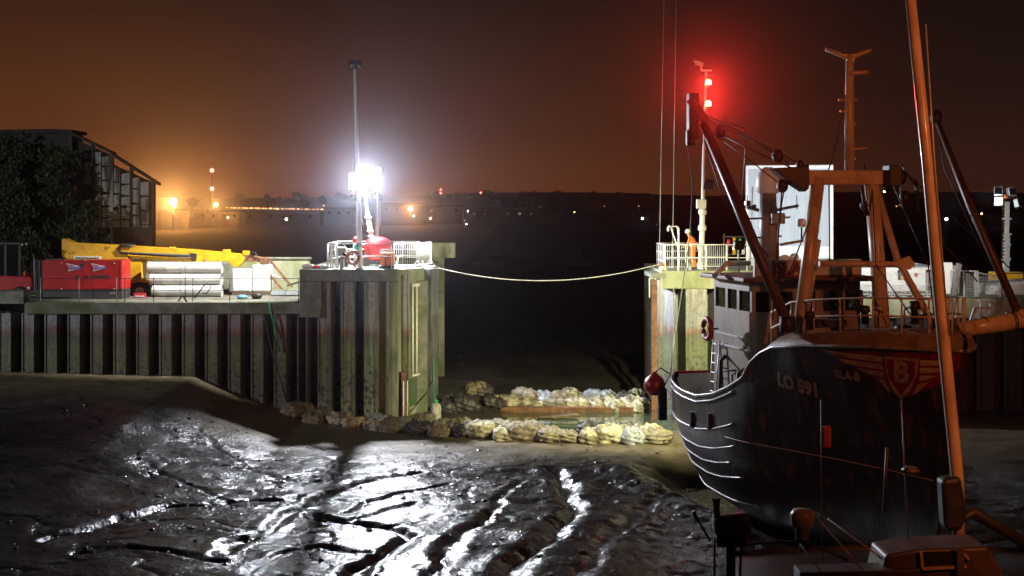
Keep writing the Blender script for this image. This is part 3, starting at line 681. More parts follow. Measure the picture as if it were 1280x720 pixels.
# grey control cabinet on a post
c = Vector((wx(427.5, 54.95), 54.95, PZ))
t = wthing('control_box', 'grey control cabinet on a post in front of the bent pipes', 'control box', c)
MB().box(c + Vector((0, 0, .3)), (.16, .12, .6)).build('post', M['grey_paint'], t, bevel=.01)
cab = MB().box(c + Vector((0, 0, .72)), (.36, .22, .4)).build('cabinet', mat('sage_grey', (.42, .45, .38), (.3, .32, .27), .5, nscale=5), t, bevel=.02)
sub(cab, MB().box(c + Vector((.17, -.18, .6)), (.22, .18, .12), Matrix.Rotation(R(25), 3, 'Y')), 'hood', M['dark_metal'])
MB().box(c + Vector((.2, 0, .4)), (.1, .18, .7)).build('side_box', M['black'], t, bevel=.01)
# bent stile pipes
for k, (p0, wd) in enumerate(((414, .34), (422, .42))):
    c = Vector((wx(p0, 55.5), 55.4 + k * .2, PZ)); r_ = .12
    t2 = MB().tube([c, c + Vector((0, 0, .9)), c + Vector((.04, 0, 1.05)), c + Vector((.13, .03, 1.13)), c + Vector((.22, .06, 1.05)), c + Vector((.26, .07, .9)), c + Vector((.26, .07, 0))], .045 if k == 0 else .035, 8).build('stile_pipe', M['white_paint'] if k == 0 else M['dark_metal'], None, c)
    tag(t2, ['white bent pipe stile at the left end of the pier rail', 'dark bent pipe stile next to the control cabinet'][k], 'pipe stile')
# rubble and gear on the pier edge
for k, (p0, sz, mm, lab) in enumerate(((386, (.6, .35, .22), 'white_paint', 'pale cement sack slumped at the left end of the pier cap'), (396, (.5, .3, .16), 'red_paint', 'red folded strap heap on the left pier cap edge'), (405, (.45, .3, .2), 'white_paint', 'pale cement sack lying beside the white pipe stile'))):
    c = Vector((wx(p0, 55), 54.9, PZ)); o = MB().ball(c + Vector((0, 0, sz[2] * .45)), .5, 12, (sz[0], sz[1], sz[2])).build('sack', M[mm], None, c); tag(o, lab, 'sack')
c = Vector((wx(381, 54.8), 54.9, PZ))

def textmesh(body, size, ext=.0, shear=0, bold=.0, align='CENTER'):
    cu = bpy.data.curves.new('lettering', 'FONT'); cu.body = body; cu.size = size; cu.extrude = ext; cu.shear = shear; cu.offset = bold
    cu.align_x = align; cu.align_y = 'CENTER'; cu.resolution_u = 3
    o = bpy.data.objects.new('lettering', cu); COL.objects.link(o); bpy.context.view_layer.update()
    me = bpy.data.meshes.new_from_object(o.evaluated_get(bpy.context.evaluated_depsgraph_get())); bpy.data.objects.remove(o); return me
def place_text(body, size, c, name, m, parent, ext=.004, shear=0, bold=0, rotz=0, align='CENTER'):
    """upright lettering facing -Y, centred on c (world)"""
    me = textmesh(body, size, ext, shear, bold, align); me.materials.append(m)
    rt = Matrix.Rotation(rotz, 4, 'Z') @ Matrix.Rotation(R(90), 4, 'X')
    me.transform(rt); off = Vector(c) - (parent.location if parent is not None and parent.get('_w') else Vector((0, 0, 0)))
    me.transform(Matrix.Translation(off)); o = bpy.data.objects.new(name, me); COL.objects.link(o); o.parent = parent; return o
def pxprism(pp, Y, dep): return [A(p, q, Y) for p, q in pp], Vector((0, dep, 0))
WHT = mat('white_lettering', (.75, .75, .75), None, .5); BLU = mat('blue_lettering', (.12, .16, .55), None, .5); PNK = mat('pink_red_emblem', (.75, .10, .16), None, .45)
DKR = mat('dark_red_lettering', (.22, .02, .015), None, .5)

# ------------------------------------------------------------------ red generator
Y0 = 56.9; x0, x1 = wx(52, Y0), wx(152.5, Y0)
t = wthing('generator', 'red site generator with two arrow emblems on a dark base', 'generator', ((x0 + x1) / 2, Y0 + .6, QZ))
hood = MB().bb(x0, x1, Y0, Y0 + 1.3, QZ + .42, wz(325, Y0)).build('canopy', M['red_paint'], t, bevel=.025)
MB().bb(x0 + .02, x1 - .02, Y0 + .03, Y0 + 1.27, QZ, QZ + .42).build('base_tank', mat('dark_grey_base', (.05, .05, .055), (.03, .03, .03), .5, nscale=4), t, bevel=.02)
for q in (.005, .52, .975):
    MB().bb(x0 + (x1 - x0) * q, x0 + (x1 - x0) * q + .04, Y0 - .012, Y0, QZ + .45, wz(325, Y0) - .03).build('panel_seam', mat('dark_red_seam', (.16, .008, .01), None, .5) if q < .1 else M['red_paint'], t)
xm = (x0 + x1) / 2
MB().bb(xm - .07, xm + .07, Y0 - .02, Y0, wz(334, Y0), wz(330, Y0)).build('latch', M['black'], t)
for q in (-.2, .2): MB().bb(xm + q - .07, xm + q + .07, Y0 - .02, Y0, wz(347.5, Y0), wz(344, Y0)).build('latch', M['black'], t)
MB().bb(xm + .75 - .3, xm + 1.25, Y0 - .015, Y0, wz(347, Y0), wz(344.3, Y0)).build('vent', M['black'], t)
MB().bb(x0 + .1, x0 + .7, Y0 + .2, Y0 + .9, wz(325, Y0), wz(325, Y0) + .05).build('roof_hatch', M['black'], t)
for px, py in ((77, 328.5), (107, 325.5), (143, 329), (77, 361), (143, 361)):
    MB().cyl(A(px, py, Y0 - .02), A(px, py, Y0), .022, 8).build('bolt_head', M['white_paint'], t)
for cxp in (91, 122):      # arrow emblem with blue lettering
    c = A(cxp, 334, Y0 - .012); s_ = .036
    P = lambda u, v: c + Vector((u * s_, 0, v * s_))
    outl = [P(-8.5, 5), P(9, 1.2), P(8.2, -1.6), P(-6, -5.2), P(-4.6, -.6)]
    e_ = MB().prism(outl, (0, .006, 0)).build('emblem', WHT, t)
    inn = [P(-7, 3.9), P(3.2, 1.6), P(-3.6, -.3)]
    c2 = MB().prism([p - Vector((0, .004, 0)) for p in inn], (0, .003, 0)); sub(e_, c2, 'emblem_fill', PNK)
    inn = [P(-5.2, -4.1), P(7.0, -1.2), P(-3.6, -.9)]
    c2 = MB().prism([p - Vector((0, .004, 0)) for p in inn], (0, .003, 0)); sub(e_, c2, 'emblem_fill', PNK)
    place_text('Speedy', .19, c + Vector((.1, -.01, -.01)), 'lettering', BLU, t, .002, .35, .004)
place_text('XAS 137', .07, A(141, 366.5, Y0 - .005), 'lettering', WHT, t, .002)

# ------------------------------------------------------------------ yellow boom lift
YB = 59.4
t = wthing('boom_lift', 'yellow articulated boom lift with its long boom lowered flat over the quay', 'boom lift', (wx(165, YB), YB, QZ))
def px_part(name, pp, Y, dep, mt, par=None, bevel=.02):
    return MB().prism(*pxprism(pp, Y, dep)).build(name, mt, par or t, bevel=bevel)
px_part('boom', [(77, 299), (80, 298), (92, 303.5), (160, 307), (160, 325), (84, 323.5), (77, 321)], YB, .6, M['yellow_paint'])
px_part('boom_extension', [(152, 306.5), (240, 311.5), (302, 317.5), (302, 327), (240, 319), (152, 315.5)], YB + .1, .42, M['yellow_paint'])
px_part('lower_link', [(158, 318.5), (241, 323.5), (240, 328.5), (158, 323)], YB + .08, .4, M['yellow_paint'])
px_part('knuckle', [(238, 316), (300, 318), (306, 322), (304, 328), (297, 334), (291, 333.5), (284, 326.5), (262, 327), (238, 328)], YB + .02, .5, M['yellow_paint'])
MB().tube([A(166, 307.5, YB - .05), A(150, 307.5, YB - .05), A(147, 311, YB - .05), A(151, 316, YB - .05), A(238, 319.5, YB - .03)], .06, 6).build('hose_guide', M['black'], t)
for a0, a1, b0, b1 in ((238, 246, 316, 326), (150, 166, 304.5, 307.5)):
    px_part('pivot_bracket', [(a0, b0), (a1, b0 + 1), (a1 - 1, b1), (a0 + 1, b1)], YB - .05, .6, M['dark_metal'])
for a0, a1, b0, b1 in ((212, 218, 309, 311.5), (278, 287, 312, 317), (303, 311, 313.5, 319)):
    px_part('boom_block', [(a0, b0), (a1, b0), (a1, b1), (a0, b1)], YB + .1, .3, M['yellow_paint'])
px_part('turret', [(84, 323), (178, 326), (176, 349), (100, 352), (84, 345)], YB + .1, .9, M['yellow_paint'], bevel=.05)
sg = px_part('sign_plate', [(92, 320), (127, 320.8), (126, 325), (92, 324.4)], YB - .02, .02, WHT, bevel=0)
for k in range(9): sub(sg, MB().box(A(95.5 + k * 3.3, 322.4 + .05 * k, YB - .03), (.085, .01, .06)), 'lettering', mat('dark_lettering', (.03, .03, .03), None, .5) if k == 0 else bpy.data.materials['dark_lettering'])
px_part('mudguard', [(158, 353), (164, 349.5), (178, 349), (190, 353), (192, 357), (186, 354), (174, 352.5), (164, 354), (159, 357)], YB - .25, .9, M['yellow_paint'], bevel=.01)
px_part('chassis', [(95, 352), (186, 352), (184, 362), (95, 362)], YB + .1, 1.0, M['dark_metal'])
for px in (174.5, 106):
    c = A(px, 364.5, YB - .28); wl = MB().lathe(c, [(.30, 0), (.44, .03), (.46, .12), (.46, .3), (.40, .38)], 24, (0, 1, 0)).build('wheel', M['black'], t)
    sub(wl, MB().lathe(c + Vector((0, -.01, 0)), [(.2, 0), (.22, .04), (.1, .05)], 16, (0, 1, 0)), 'rim', M['white_paint'])
px_part('jib_joint', [(305, 319), (318, 320), (331, 322), (331, 327.5), (306, 327)], YB + .1, .34, M['rust'])
px_part('jib_bracket', [(323, 322), (334, 321.5), (333.5, 334), (330, 341), (327, 339), (325, 329)], YB + .05, .42, M['rust'])
MB().tube([A(311, 320, YB), A(314, 315.5, YB), A(319, 315.5, YB), A(322, 320, YB)], .025, 6).build('hose_loop', M['black'], t)
for (p0, q0, p1, q1) in ((335, 322.5, 365.5, 359), (333, 339, 353, 362)):
    MB().bar(A(p0, q0, YB + .2), A(p1, q1, YB + .2), .12, .09).build('jib_arm', M['rust'], t)
MB().bar(A(338, 341, YB + .2), A(361, 353, YB + .2), .07).build('jib_ram', M['galv'], t)
MB().bar(A(359, 357, YB + .2), A(376, 352, YB + .2), .08).build('platform_bracket', M['dark_metal'], t)
for a0, a1 in ((338.5, 355), (357, 373)):
    MB().bb(wx(a0, 58.8), wx(a1, 58.8), 58.8, 59.5, QZ + .03, wz(363.5, 58.8)).build('platform_box', M['grey_paint'], t, bevel=.02)
# red sign leaning on the wheel
t2 = wthing('site_sign', 'small red notice board propped against the front wheel of the boom lift', 'sign', A(174, 374, 57.7))
MB().prism(*pxprism([(167, 366), (182.5, 366), (182.5, 375), (167, 375)], 57.7, .03)).build('board', mat('pinkish_red_sign', (.6, .05, .07), None, .4), t2)
for k in range(6): MB().box(A(169.6 + k * 2.0, 370.3, 57.68), (.05, .01, .065)).build('lettering', WHT, t2)
for k in range(3): MB().box(A(173.5 + k * 1.6, 373.3, 57.68), (.04, .01, .03)).build('lettering', WHT, t2)

# ------------------------------------------------------------------ quay clutter
PIPE = mat('white_plastic_pipe', (.62, .63, .62), (.5, .5, .48), .4, nscale=2, coat=.2)
rr = .255
for k, (q, Yp, lab) in enumerate(((344.5, 58.7, 'top white pipe of the stack on the quay, front row'), (359, 58.55, 'middle white pipe of the stack on the quay, front row'), (373, 58.4, 'bottom white pipe of the stack on the quay, front row'),
                              (345, 59.1, 'top white pipe of the stack on the quay, hidden row behind'), (359.5, 58.95, 'middle white pipe of the stack on the quay, hidden row behind'))):
    za = [QZ + rr * 5.1, QZ + rr * 3.05, QZ + rr][[344.5, 359, 373, 345, 359.5].index(q) % 3]
    a_, b_ = Vector((wx(186 + (k % 3) * 3, Yp), Yp, za)), Vector((wx(277 - (k % 2) * 1.5, Yp), Yp, za))
    t2 = wthing('white_pipe', lab, 'pipe', a_.lerp(b_, .5), 'white pipes stacked on the quay')
    MB().tube([a_, b_], rr, 20, False).build('shell', PIPE, t2)
    for e_, s_ in ((a_, 1), (b_, -1)):
        MB().tube([e_ + Vector((-.02 * s_, 0, 0)), e_ + Vector((.1 * s_, 0, 0))], rr * 1.04, 20, False).build('collar', PIPE, t2)
        MB().tube([e_ + Vector((.02 * s_, 0, 0)), e_ + Vector((.04 * s_, 0, 0))], rr * .98, 20).build('end_cap', M['grey_paint'], t2)
for k, (a0, a1, zt, Yw, lab) in enumerate(((290, 314, 336, 59.3, 'white shrink wrapped pallet load beside the grey buttress'), (315, 337, 331, 59.4, 'taller white shrink wrapped pallet load under the boom knuckle'))):
    t2 = wthing('wrapped_pallet', lab, 'pallet load', (wx((a0 + a1) / 2, Yw), Yw + .5, QZ), 'white pallet loads')
    MB().bb(wx(a0, Yw), wx(a1, Yw), Yw, Yw + .95, QZ + .14, wz(zt, Yw)).build('wrapped_load', mat('shrink_wrap', (.8, .8, .8), (.7, .7, .7), .3, nscale=4, bump=.6, bscale=5), t2, bevel=.07)
    MB().bb(wx(a0, Yw), wx(a1, Yw), Yw + .02, Yw + .93, QZ, QZ + .13).build('pallet', M['wood'], t2)
for k, (px, py, sz, mm, lab) in enumerate(((303, 371, (.5, .4, .2), 'blue', 'small blue plastic bag in front of the wrapped pallets'), (321, 371, (.5, .3, .3), 'dark_metal', 'small dark pump lying in front of the wrapped pallets'))):
    c = Vector((wx(px, 57.0), 57.0, QZ)); mt = mat('blue_plastic', (.1, .3, .6), None, .4) if mm == 'blue' else M[mm]
    o = MB().ball(c + Vector((0, 0, sz[2] * .4)), .5, 10, sz).build('bag' if k == 0 else 'pump', mt, None, c); tag(o, lab, 'bag' if k == 0 else 'pump')
# chain link style edge railing
t2 = wthing('edge_railing', 'thin dark edge railing along the low quay in front of the red generator', 'railing', (wx(51, 55.2), 55.2, QZ))
xs_ = [51, 99, 146, 156, 192, 225, 231.5, 241, 287, 373]
for p_ in xs_:
    c = Vector((wx(p_, 55.15), 55.15, QZ)); hgt = 1.05 if p_ not in (225, 231.5) else 1.75
    MB().tube([c + Vector((0, 0, -.5 if p_ == 51 else 0)), c + Vector((0, 0, hgt))], .017, 6).build('post', M['galv'] if p_ in (51, 99, 146, 225) else M['dark_metal'], t2)
for h_ in (.48, 1.0):
    MB().tube([(wx(51, 55.15), 55.15, QZ + h_), (wx(373, 55.15), 55.15, QZ + h_)], .013, 5).build('rail', M['dark_metal'], t2)
for c_, s_ in ((wx(222, 55.15), 1), (wx(234, 55.15), -1)): MB().bar((c_, 55.15, QZ), (c_ + .2 * s_, 55.15, QZ + .25), .05).build('brace', M['dark_metal'], t2)
t2 = MB().tube([A(243, 373, 56), A(256, 355.5, 56), A(260, 355, 56), A(264, 358.5, 56), A(258, 367, 56), A(253, 366, 56)], .03, 6).build('hand_trolley', M['dark_metal'], None, A(250, 375, 56)); tag(t2, 'bent dark trolley handle leaning in front of the white pipes', 'trolley')
o = MB().tube([A(336, 376, 54.84), A(338, 390, 54.8), A(342, 404, 54.75), A(346, 424, 54.8), A(349, 440, 54.85)], .035, 6).build('mooring_rope', M['green_rope'], None, A(336, 376, 55)); tag(o, 'green rope hanging over the low quay wall below the platform boxes', 'rope')
o = MB().tube([A(325, 392, 54.7), A(331, 400, 54.7), A(340, 440, 54.5), A(352, 480, 54.4), A(362, 515, 54.2)], .03, 6).build('mooring_rope', M['black'], None, A(325, 392, 55)); tag(o, 'dark slack rope hanging down the sheet piles left of the pier', 'rope')
# ladder chains / rope bits on pier
# ------------------------------------------------------------------ red loader at the left edge
YL = 57.6
t = wthing('site_loader', 'dark cabbed red loader parked at the far left of the quay', 'loader', (wx(10, YL), YL + .6, QZ))
MB().prism(*pxprism([(-40, 344), (38, 345.5), (40, 349), (40, 362), (34, 366), (-40, 366)], YL, 1.5)).build('body', M['red_paint'], t, bevel=.05)
for (p0, p1) in ((-28, -26), (4, 7), (22, 24.5)):
    for dy in (.1, 1.3): MB().bb(wx(p0, YL), wx(p1, YL), YL + dy, YL + dy + .08, wz(346, YL), wz(305, YL)).build('cab_post', M['black'], t)
MB().bb(wx(-30, YL), wx(26, YL), YL + .05, YL + 1.45, wz(306, YL), wz(303, YL)).build('cab_roof', M['black'], t, bevel=.02)
MB().bb(wx(-26, YL), wx(22.5, YL), YL + .12, YL + .14, wz(346, YL), wz(306, YL)).build('window', M['glass'], t)
MB().bb(wx(-10, YL), wx(2, YL), YL + .5, YL + 1.0, wz(346, YL), wz(325, YL)).build('seat', M['black'], t, bevel=.05)
MB().lathe(A(31, 345, YL + .3), [(.07, 0), (.09, .03), (.08, .2), (.04, .24)], 12).build('beacon', M['orange_plastic'], t)
for px, py in ((28, 306), (33, 305)): MB().ball(A(px, py, YL), .05, 8).build('work_lamp', M['white_paint'], t)
MB().ball(A(36, 360, YL - .01), .07, 8, (1, .2, 1)).build('reflector', WHT, t)
for px in (-20, 24): MB().lathe(A(px, 369, YL - .1), [(.25, 0), (.38, .03), (.4, .1), (.4, .3)], 20, (0, 1, 0)).build('wheel', M['black'], t)
t = wthing('steel_cabinet', 'dark narrow cabinet with a thin post between the loader and the red generator', 'cabinet', A(46, 374, 57.2))
MB().bb(wx(44, 57.2), wx(51, 57.2), 57.2, 57.9, QZ, wz(325, 57.2)).build('cabinet', M['black'], t, bevel=.02)
MB().tube([A(43.5, 362, 57.1), A(42.5, 322, 57.1)], .02, 6).build('post', M['galv'], t)

# ------------------------------------------------------------------ derelict shed and its ivy
YS = 86.0
t = wthing('derelict_shed', 'derelict grey barn with broken cladding and a stepped sloping roof', 'shed', (wx(120, YS), YS, QZ))
clad = mat('weathered_cladding', (.52, .51, .48), (.34, .33, .30), .8, nscale=2.5, stretch=(3, 3, .4), c3=(.07, .06, .05), n3=.5, lo3=.5, hi3=.6)
dkw = mat('dark_frame_timber', (.05, .045, .04), (.03, .028, .025), .8, nscale=3)
topz = lambda p: float(np.interp(p, [88, 104, 140, 150, 195], [168, 176, 192, 206, 228]))
MB().prism(*pxprism([(90, 172), (140, 194), (142, 206), (194, 229), (194, 318), (90, 318)], YS + .6, .15)).build('inner_wall', dkw, t)
px = 91; k = 0
while px < 182:
    pw = 11.5; q = topz(px + pw) + 3
    while q < 282:
        hq = random.uniform(13, 18)
        if random.random() < (.97 if px > 112 else .8):
            MB().prism(*pxprism([(px + .4, q + .5 + random.uniform(0, 2)), (px + pw - .6, q + .5), (px + pw - .6, min(q + hq, 285)), (px + .4, min(q + hq, 285) - random.uniform(0, 2))], YS - .03 + random.uniform(0, .06), .03)).build('cladding_panel', clad, t)
        q += hq + .8
    px += pw + .5
for p_, top in ((88.5, 164), (116, 178), (140, 190), (164, 206), (191, 226)):
    MB().bb(wx(p_ - 1.6, YS), wx(p_ + 1.6, YS), YS - .08, YS + .2, QZ, wz(top, YS)).build('post', clad if p_ in (140, 88.5) else dkw, t)
for q in (196, 214, 232, 250, 268, 286):
    pl = float(np.interp(q, [168, 176, 192, 206, 228], [88, 104, 140, 150, 195])) if q < 228 else 195
    MB().bb(wx(90, YS), wx(min(pl, 193), YS), YS + .1, YS + .24, wz(q + .55, YS), wz(q - .55, YS)).build('rail', dkw, t)
for (p0, q0, p1, q1) in ((84, 163, 141, 190.5), (140, 192, 197, 228.5)):
    MB().prism(*pxprism([(p0, q0), (p1, q1), (p1, q1 + 3), (p0, q0 + 3)], YS - .2, .8)).build('roof', dkw, t)
MB().prism(*pxprism([(-60, 166), (60, 164), (88, 164), (88, 318), (-60, 318)], YS, 2.5)).build('side_wall', dkw, t)
MB().prism(*pxprism([(-62, 163), (60, 161), (90, 162), (90, 166), (-62, 168)], YS - .4, 3)).build('roof', dkw, t)
MB().prism(*pxprism([(142, 284), (190, 284), (190, 318), (142, 318)], YS - .2, .5)).build('brick_plinth', mat('dark_brick', (.10, .06, .045), (.06, .04, .035), .9, nscale=7), t)

LEAF = mat('dark_leaves', (.045, .075, .022), (.018, .032, .012), .6, nscale=1.2, c3=(.07, .08, .03), n3=2.5)
BARK = mat('bark', (.07, .05, .035), (.04, .03, .02), .9, nscale=8)
def foliage(blobs, n_, sz, seed=0):
    r = random.Random(seed); bm = bmesh.new()
    tot = sum(b_[3] * b_[4] * b_[5] for b_ in blobs)
    for (x, y, z, rx, ry, rz_) in blobs:
        for k in range(int(n_ * rx * ry * rz_ / tot)):
            u = Vector((r.gauss(0, 1), r.gauss(0, 1), r.gauss(0, 1))).normalized() * (r.random() ** .4) * r.uniform(.8, 1.15)
            c = Vector((x + u.x * rx, y + u.y * ry, z + u.z * rz_)); q = Euler((r.uniform(0, 6), r.uniform(0, 6), r.uniform(0, 6))).to_matrix(); s_ = sz * r.uniform(.6, 1.4)
            v = [bm.verts.new(c + q @ Vector(p) * s_) for p in ((-.5, 0, 0), (0, -.3, .08), (.55, 0, 0), (0, .3, .08))]
            bm.faces.new(v)
    mb = MB(); mb.bm.free(); mb.bm = bm; return mb
def bush(label, pxs, Y, n_, sz, seed, name='overgrown_bush', cat='bush', group='bushes by the derelict shed'):
    pts = [(wx(p, Y), Y + dy, wz(q, Y), rx, ry, rz_) for (p, q, dy, rx, ry, rz_) in pxs]
    base = Vector((sum(p[0] for p in pts) / len(pts), Y, QZ)); t = wthing(name, label, cat, base, group)
    foliage(pts, n_, sz, seed).build('foliage', LEAF, t)
    mb = MB()
    for p in pts: mb.tube([base + Vector((random.uniform(-.3, .3), 0, 0)), base.lerp(Vector(p[:3]), .5) + Vector((0, .2, .2)), Vector(p[:3])], [.14, .08, .03], 6)
    mb.build('stems', BARK, t)
def ivy(poly, n_, rmin, rmax, seed):
    r = random.Random(seed); o_ = []
    while len(o_) < n_:
        p, q = r.uniform(-20, 150), r.uniform(181, 320)
        lim = [np.interp(q, [160, 175, 200, 240, 280, 320], poly[0]), np.interp(q, [160, 175, 200, 240, 280, 320], poly[1])]
        if lim[0] <= p <= lim[1]: o_.append((p, q, r.uniform(-.5, .3), r.uniform(rmin, rmax), .45, r.uniform(rmin, rmax) * .9))
    return o_
bush('tall dark ivy smothering the upper left corner of the derelict barn', ivy(([-20, -20, -20, -20, -20, -20], [84, 84, 96, 90, 60, 0]), 46, .45, 1.15, 4), YS - .9, 6500, .3, 1)
bush('wide dark shrub growing in front of the barn above the red generator', ivy(([60, 60, 60, 52, 40, 30], [60, 61, 74, 104, 132, 150]), 34, .4, 1.0, 5), YS - 3, 5200, .28, 2)
bush('dark green shrub at the far left edge behind the red loader', ivy(([-20, -20, -20, -20, -20, -20], [-19, -19, -10, 22, 44, 60]), 26, .5, 1.1, 6), YS - 5, 4200, .28, 3)

# ------------------------------------------------------------------ right pier equipment
def posts_line(t, pts, h, m_, r=.02, n_=6):
    for p, q in zip(pts, pts[1:]):
        for i in range(n_ + 1):
            c = Vector(p).lerp(Vector(q), i / n_); MB().tube([c, c + Vector((0, 0, h))], r, 6).build('post', m_, t)
railing('guard_rail', 'white guard rail along the front edge of the right pier', 'railing', [(6.6, 55.1, 6.27), (11.0, 55.1, 6.27)], 1.12, (.5, 1.0), M['white_paint'], .95)
railing('guard_rail', 'white guard rail on the channel side of the right pier', 'railing', [(6.55, 55.2, 6.27), (6.55, 57.8, 6.27), (8.6, 57.8, 6.27)], 1.12, (.35, .68, 1.0), M['white_paint'], .62)
b2 = copy_tree(bar0); b2.location = (7.25, 56.0, 6.27); b2.rotation_euler.z = 0; b2['label'] = 'white crowd barrier standing in front of the worker on the right pier'; b2.scale = (.95, 1, 1)
b2 = copy_tree(bar0); b2.location = (8.9, 56.6, 6.27); b2.rotation_euler.z = R(8); b2['label'] = 'white crowd barrier right of the worker, half hidden by the trawler wheelhouse'
Yg_ = 54.95
t = wthing('access_gate', 'white bent tube ladder gate at the tip of the right pier', 'gate', (wx(845, Yg_), Yg_, 6.2))
MB().tube([A(848, 342, Yg_), A(848, 285.5, Yg_), A(846, 283, Yg_), A(836, 283, Yg_), A(835, 285, Yg_), A(835, 289, Yg_)], .045, 8).build('frame', M['white_paint'], t)
MB().tube([A(838.5, 284, Yg_), A(847, 309, Yg_)], .03, 6).build('brace', M['white_paint'], t)
for k in range(3): MB().tube([A(848, 300 + 13 * k, Yg_), A(848, 300 + 13 * k, Yg_ + .4)], .02, 6).build('rung', M['white_paint'], t)
MB().tube([A(826, 337, Yg_), A(826, 348, Yg_), A(812, 348, Yg_), A(812, 372, Yg_)], .03, 6).build('handrail', M['white_paint'], t)
t = wthing('mooring_cleat', 'yellowish rope bundle and bollard at the tip of the right pier', 'bollard', A(822, 331, 55.3))
c = Vector((6.55, 55.3, 6.2))
MB().lathe(c, [(.13, 0), (.12, .25), (.2, .3), (.18, .38), (.05, .4)], 14).build('bollard', M['rust'], t)
for k in range(3): MB().torus(c + Vector((0, 0, .1 + .06 * k)), .16, .035, (0, .1, 1), 18, 6).build('rope_turn', M['rope'], t)

# white navigation pole with the two red lights
Yn = 57.4; pb = A(876.5, 334, Yn); pb.z = 6.27; pt = A(882.5, 88, Yn)
t = wthing('signal_mast', 'tall white signal mast on the right pier carrying two glowing red lights', 'signal mast', pb)
MB().tube([pb, pb.lerp(pt, .28), pb.lerp(pt, .29), pb.lerp(pt, .62), pb.lerp(pt, .63), pt], [.12, .12, .085, .085, .06, .055], 10).build('pole', M['white_paint'], t)
MB().lathe(pb, [(.26, 0), (.26, .05), (.16, .12), (.14, .5)], 14).build('base', M['white_paint'], t)
for q in (330, 308, 284, 264): c = pb.lerp(pt, (334 - q) / 246); MB().lathe(c, [(.17, -.12), (.19, -.05), (.19, .05), (.17, .12)], 12).build('collar', M['white_paint'], t)
c = A(876, 255, Yn); MB().box(c + Vector((0, -.12, 0)), (.42, .25, .42)).build('control_box', M['white_paint'], t, bevel=.02)
c = A(886, 231, Yn - .15); MB().box(c, (.42, .04, .55), Matrix.Rotation(R(-35), 3, 'X') @ Matrix.Rotation(R(12), 3, 'Y')).build('solar_panel', mat('solar_panel', (.03, .04, .07), (.05, .06, .09), .2, nscale=8), t)
MB().bar(pt + Vector((-.22, 0, 0)), pt + Vector((.26, 0, 0)), .07).build('crossbar', M['white_paint'], t)
MB().tube([pt + Vector((-.2, 0, 0)), pt + Vector((-.25, 0, .28)), pt + Vector((-.55, 0, .42))], .05, 6).build('camera_arm', M['galv'], t)
MB().box(pt + Vector((-.3, 0, .3)), (.34, .2, .18), Matrix.Rotation(R(20), 3, 'Y')).build('camera', M['galv'], t, bevel=.02)
for q in (103.5, 130):
    c = A(885.5, q, Yn - .2)
    MB().bar(c + Vector((0, .02, -.16)), c + Vector((-.1, .2, -.16)), .06).build('bracket', M['white_paint'], t)
    MB().lathe(c + Vector((0, 0, -.16)), [(.11, 0), (.13, .03), (.13, .06)], 12).build('lamp_base', M['dark_metal'], t)
    MB().ball(c, .135, 14, (1, 1, 1.15)).build('red_lens', M['lamp_red'], t)
    light('red_beacon_light', 'SPOT', c + Vector((.0, -.2, 0)), 8000, (1, .03, .02), (1.5, 0, 12.6), 27, .6, radius=.1)
    light('red_beacon_spill', 'POINT', c + Vector((.1, -.3, 0)), 30, (1, .05, .03), radius=.12)
# post with a lamp added to brighten the stacked cabins
lp = Vector((10.6, 57.0, 6.27)); lt = Vector((10.7, 57.0, 9.0))
t = wthing('lamp_post', 'thin dark post on the right pier with a lamp added to light the stacked cabins', 'lamp post', lp)
MB().tube([lp, lt + Vector((0, 0, .9))], .035, 8).build('post', M['galv'], t)
h_ = MB().box(lt, (.3, .22, .24), Matrix.Rotation(R(35), 3, 'Z')).build('lamp_head', M['dark_metal'], t, bevel=.02)
sub(h_, MB().box(lt + Vector((.09, .12, 0)), (.22, .02, .18), Matrix.Rotation(R(-35), 3, 'Z')), 'lens', M['lamp_white_far'])
light('cabin_fill_light', 'SPOT', lt + Vector((.15, .25, 0)), 1900, (.66, .86, 1.0), (15.0, 66, 8.2), 100, .6, .1)

# ------------------------------------------------------------------ worker
def skin_mesh(name, joints, edges, radii, m_, parent, root=0, sub_=2):
    me = bpy.data.meshes.new(name); me.from_pydata([Vector(j) for j in joints], edges, []); me.update()
    o = bpy.data.objects.new(name, me); COL.objects.link(o); o.modifiers.new('skin', 'SKIN')
    sv = me.skin_vertices[0].data
    for i, r_ in enumerate(radii):
        sv[i].radius = (r_, r_) if not isinstance(r_, tuple) else r_; sv[i].use_root = (i == root)
    s_ = o.modifiers.new('subsurf', 'SUBSURF'); s_.levels = sub_; s_.render_levels = sub_
    bpy.context.view_layer.update()
    m2 = bpy.data.meshes.new_from_object(o.evaluated_get(bpy.context.evaluated_depsgraph_get())); bpy.data.objects.remove(o)
    m2.name = name; m2.materials.clear(); m2.materials.append(m_)
    for p in m2.polygons: p.use_smooth = True
    o = bpy.data.objects.new(name, m2); COL.objects.link(o); o.parent = parent; return o
wt = thing('person', 'worker in orange hi-vis and white helmet bending over on the right pier', 'person', (wx(867, 57.0), 57.0, 6.27), R(-12))
J = [(0, 0, .92), (-.03, -.02, 1.12), (-.10, -.05, 1.34), (-.17, -.08, 1.46), (-.22, -.1, 1.53), (-.24, -.11, 1.64),   # pelvis, waist, chest, neck, chin, crown
     (-.13, -.25, 1.36), (-.22, -.32, 1.12), (-.40, -.30, .98), (-.47, -.28, .95),      # right arm
     (-.10, .15, 1.36), (-.16, .24, 1.10), (-.36, .18, .98), (-.43, .16, .96),       # left arm
     (.0, -.10, .86), (-.06, -.13, .48), (.05, -.13, .08), (-.10, -.15, .04),
     (.0, .10, .86), (-.02, .14, .48), (.10, .14, .08), (-.05, .15, .04)]
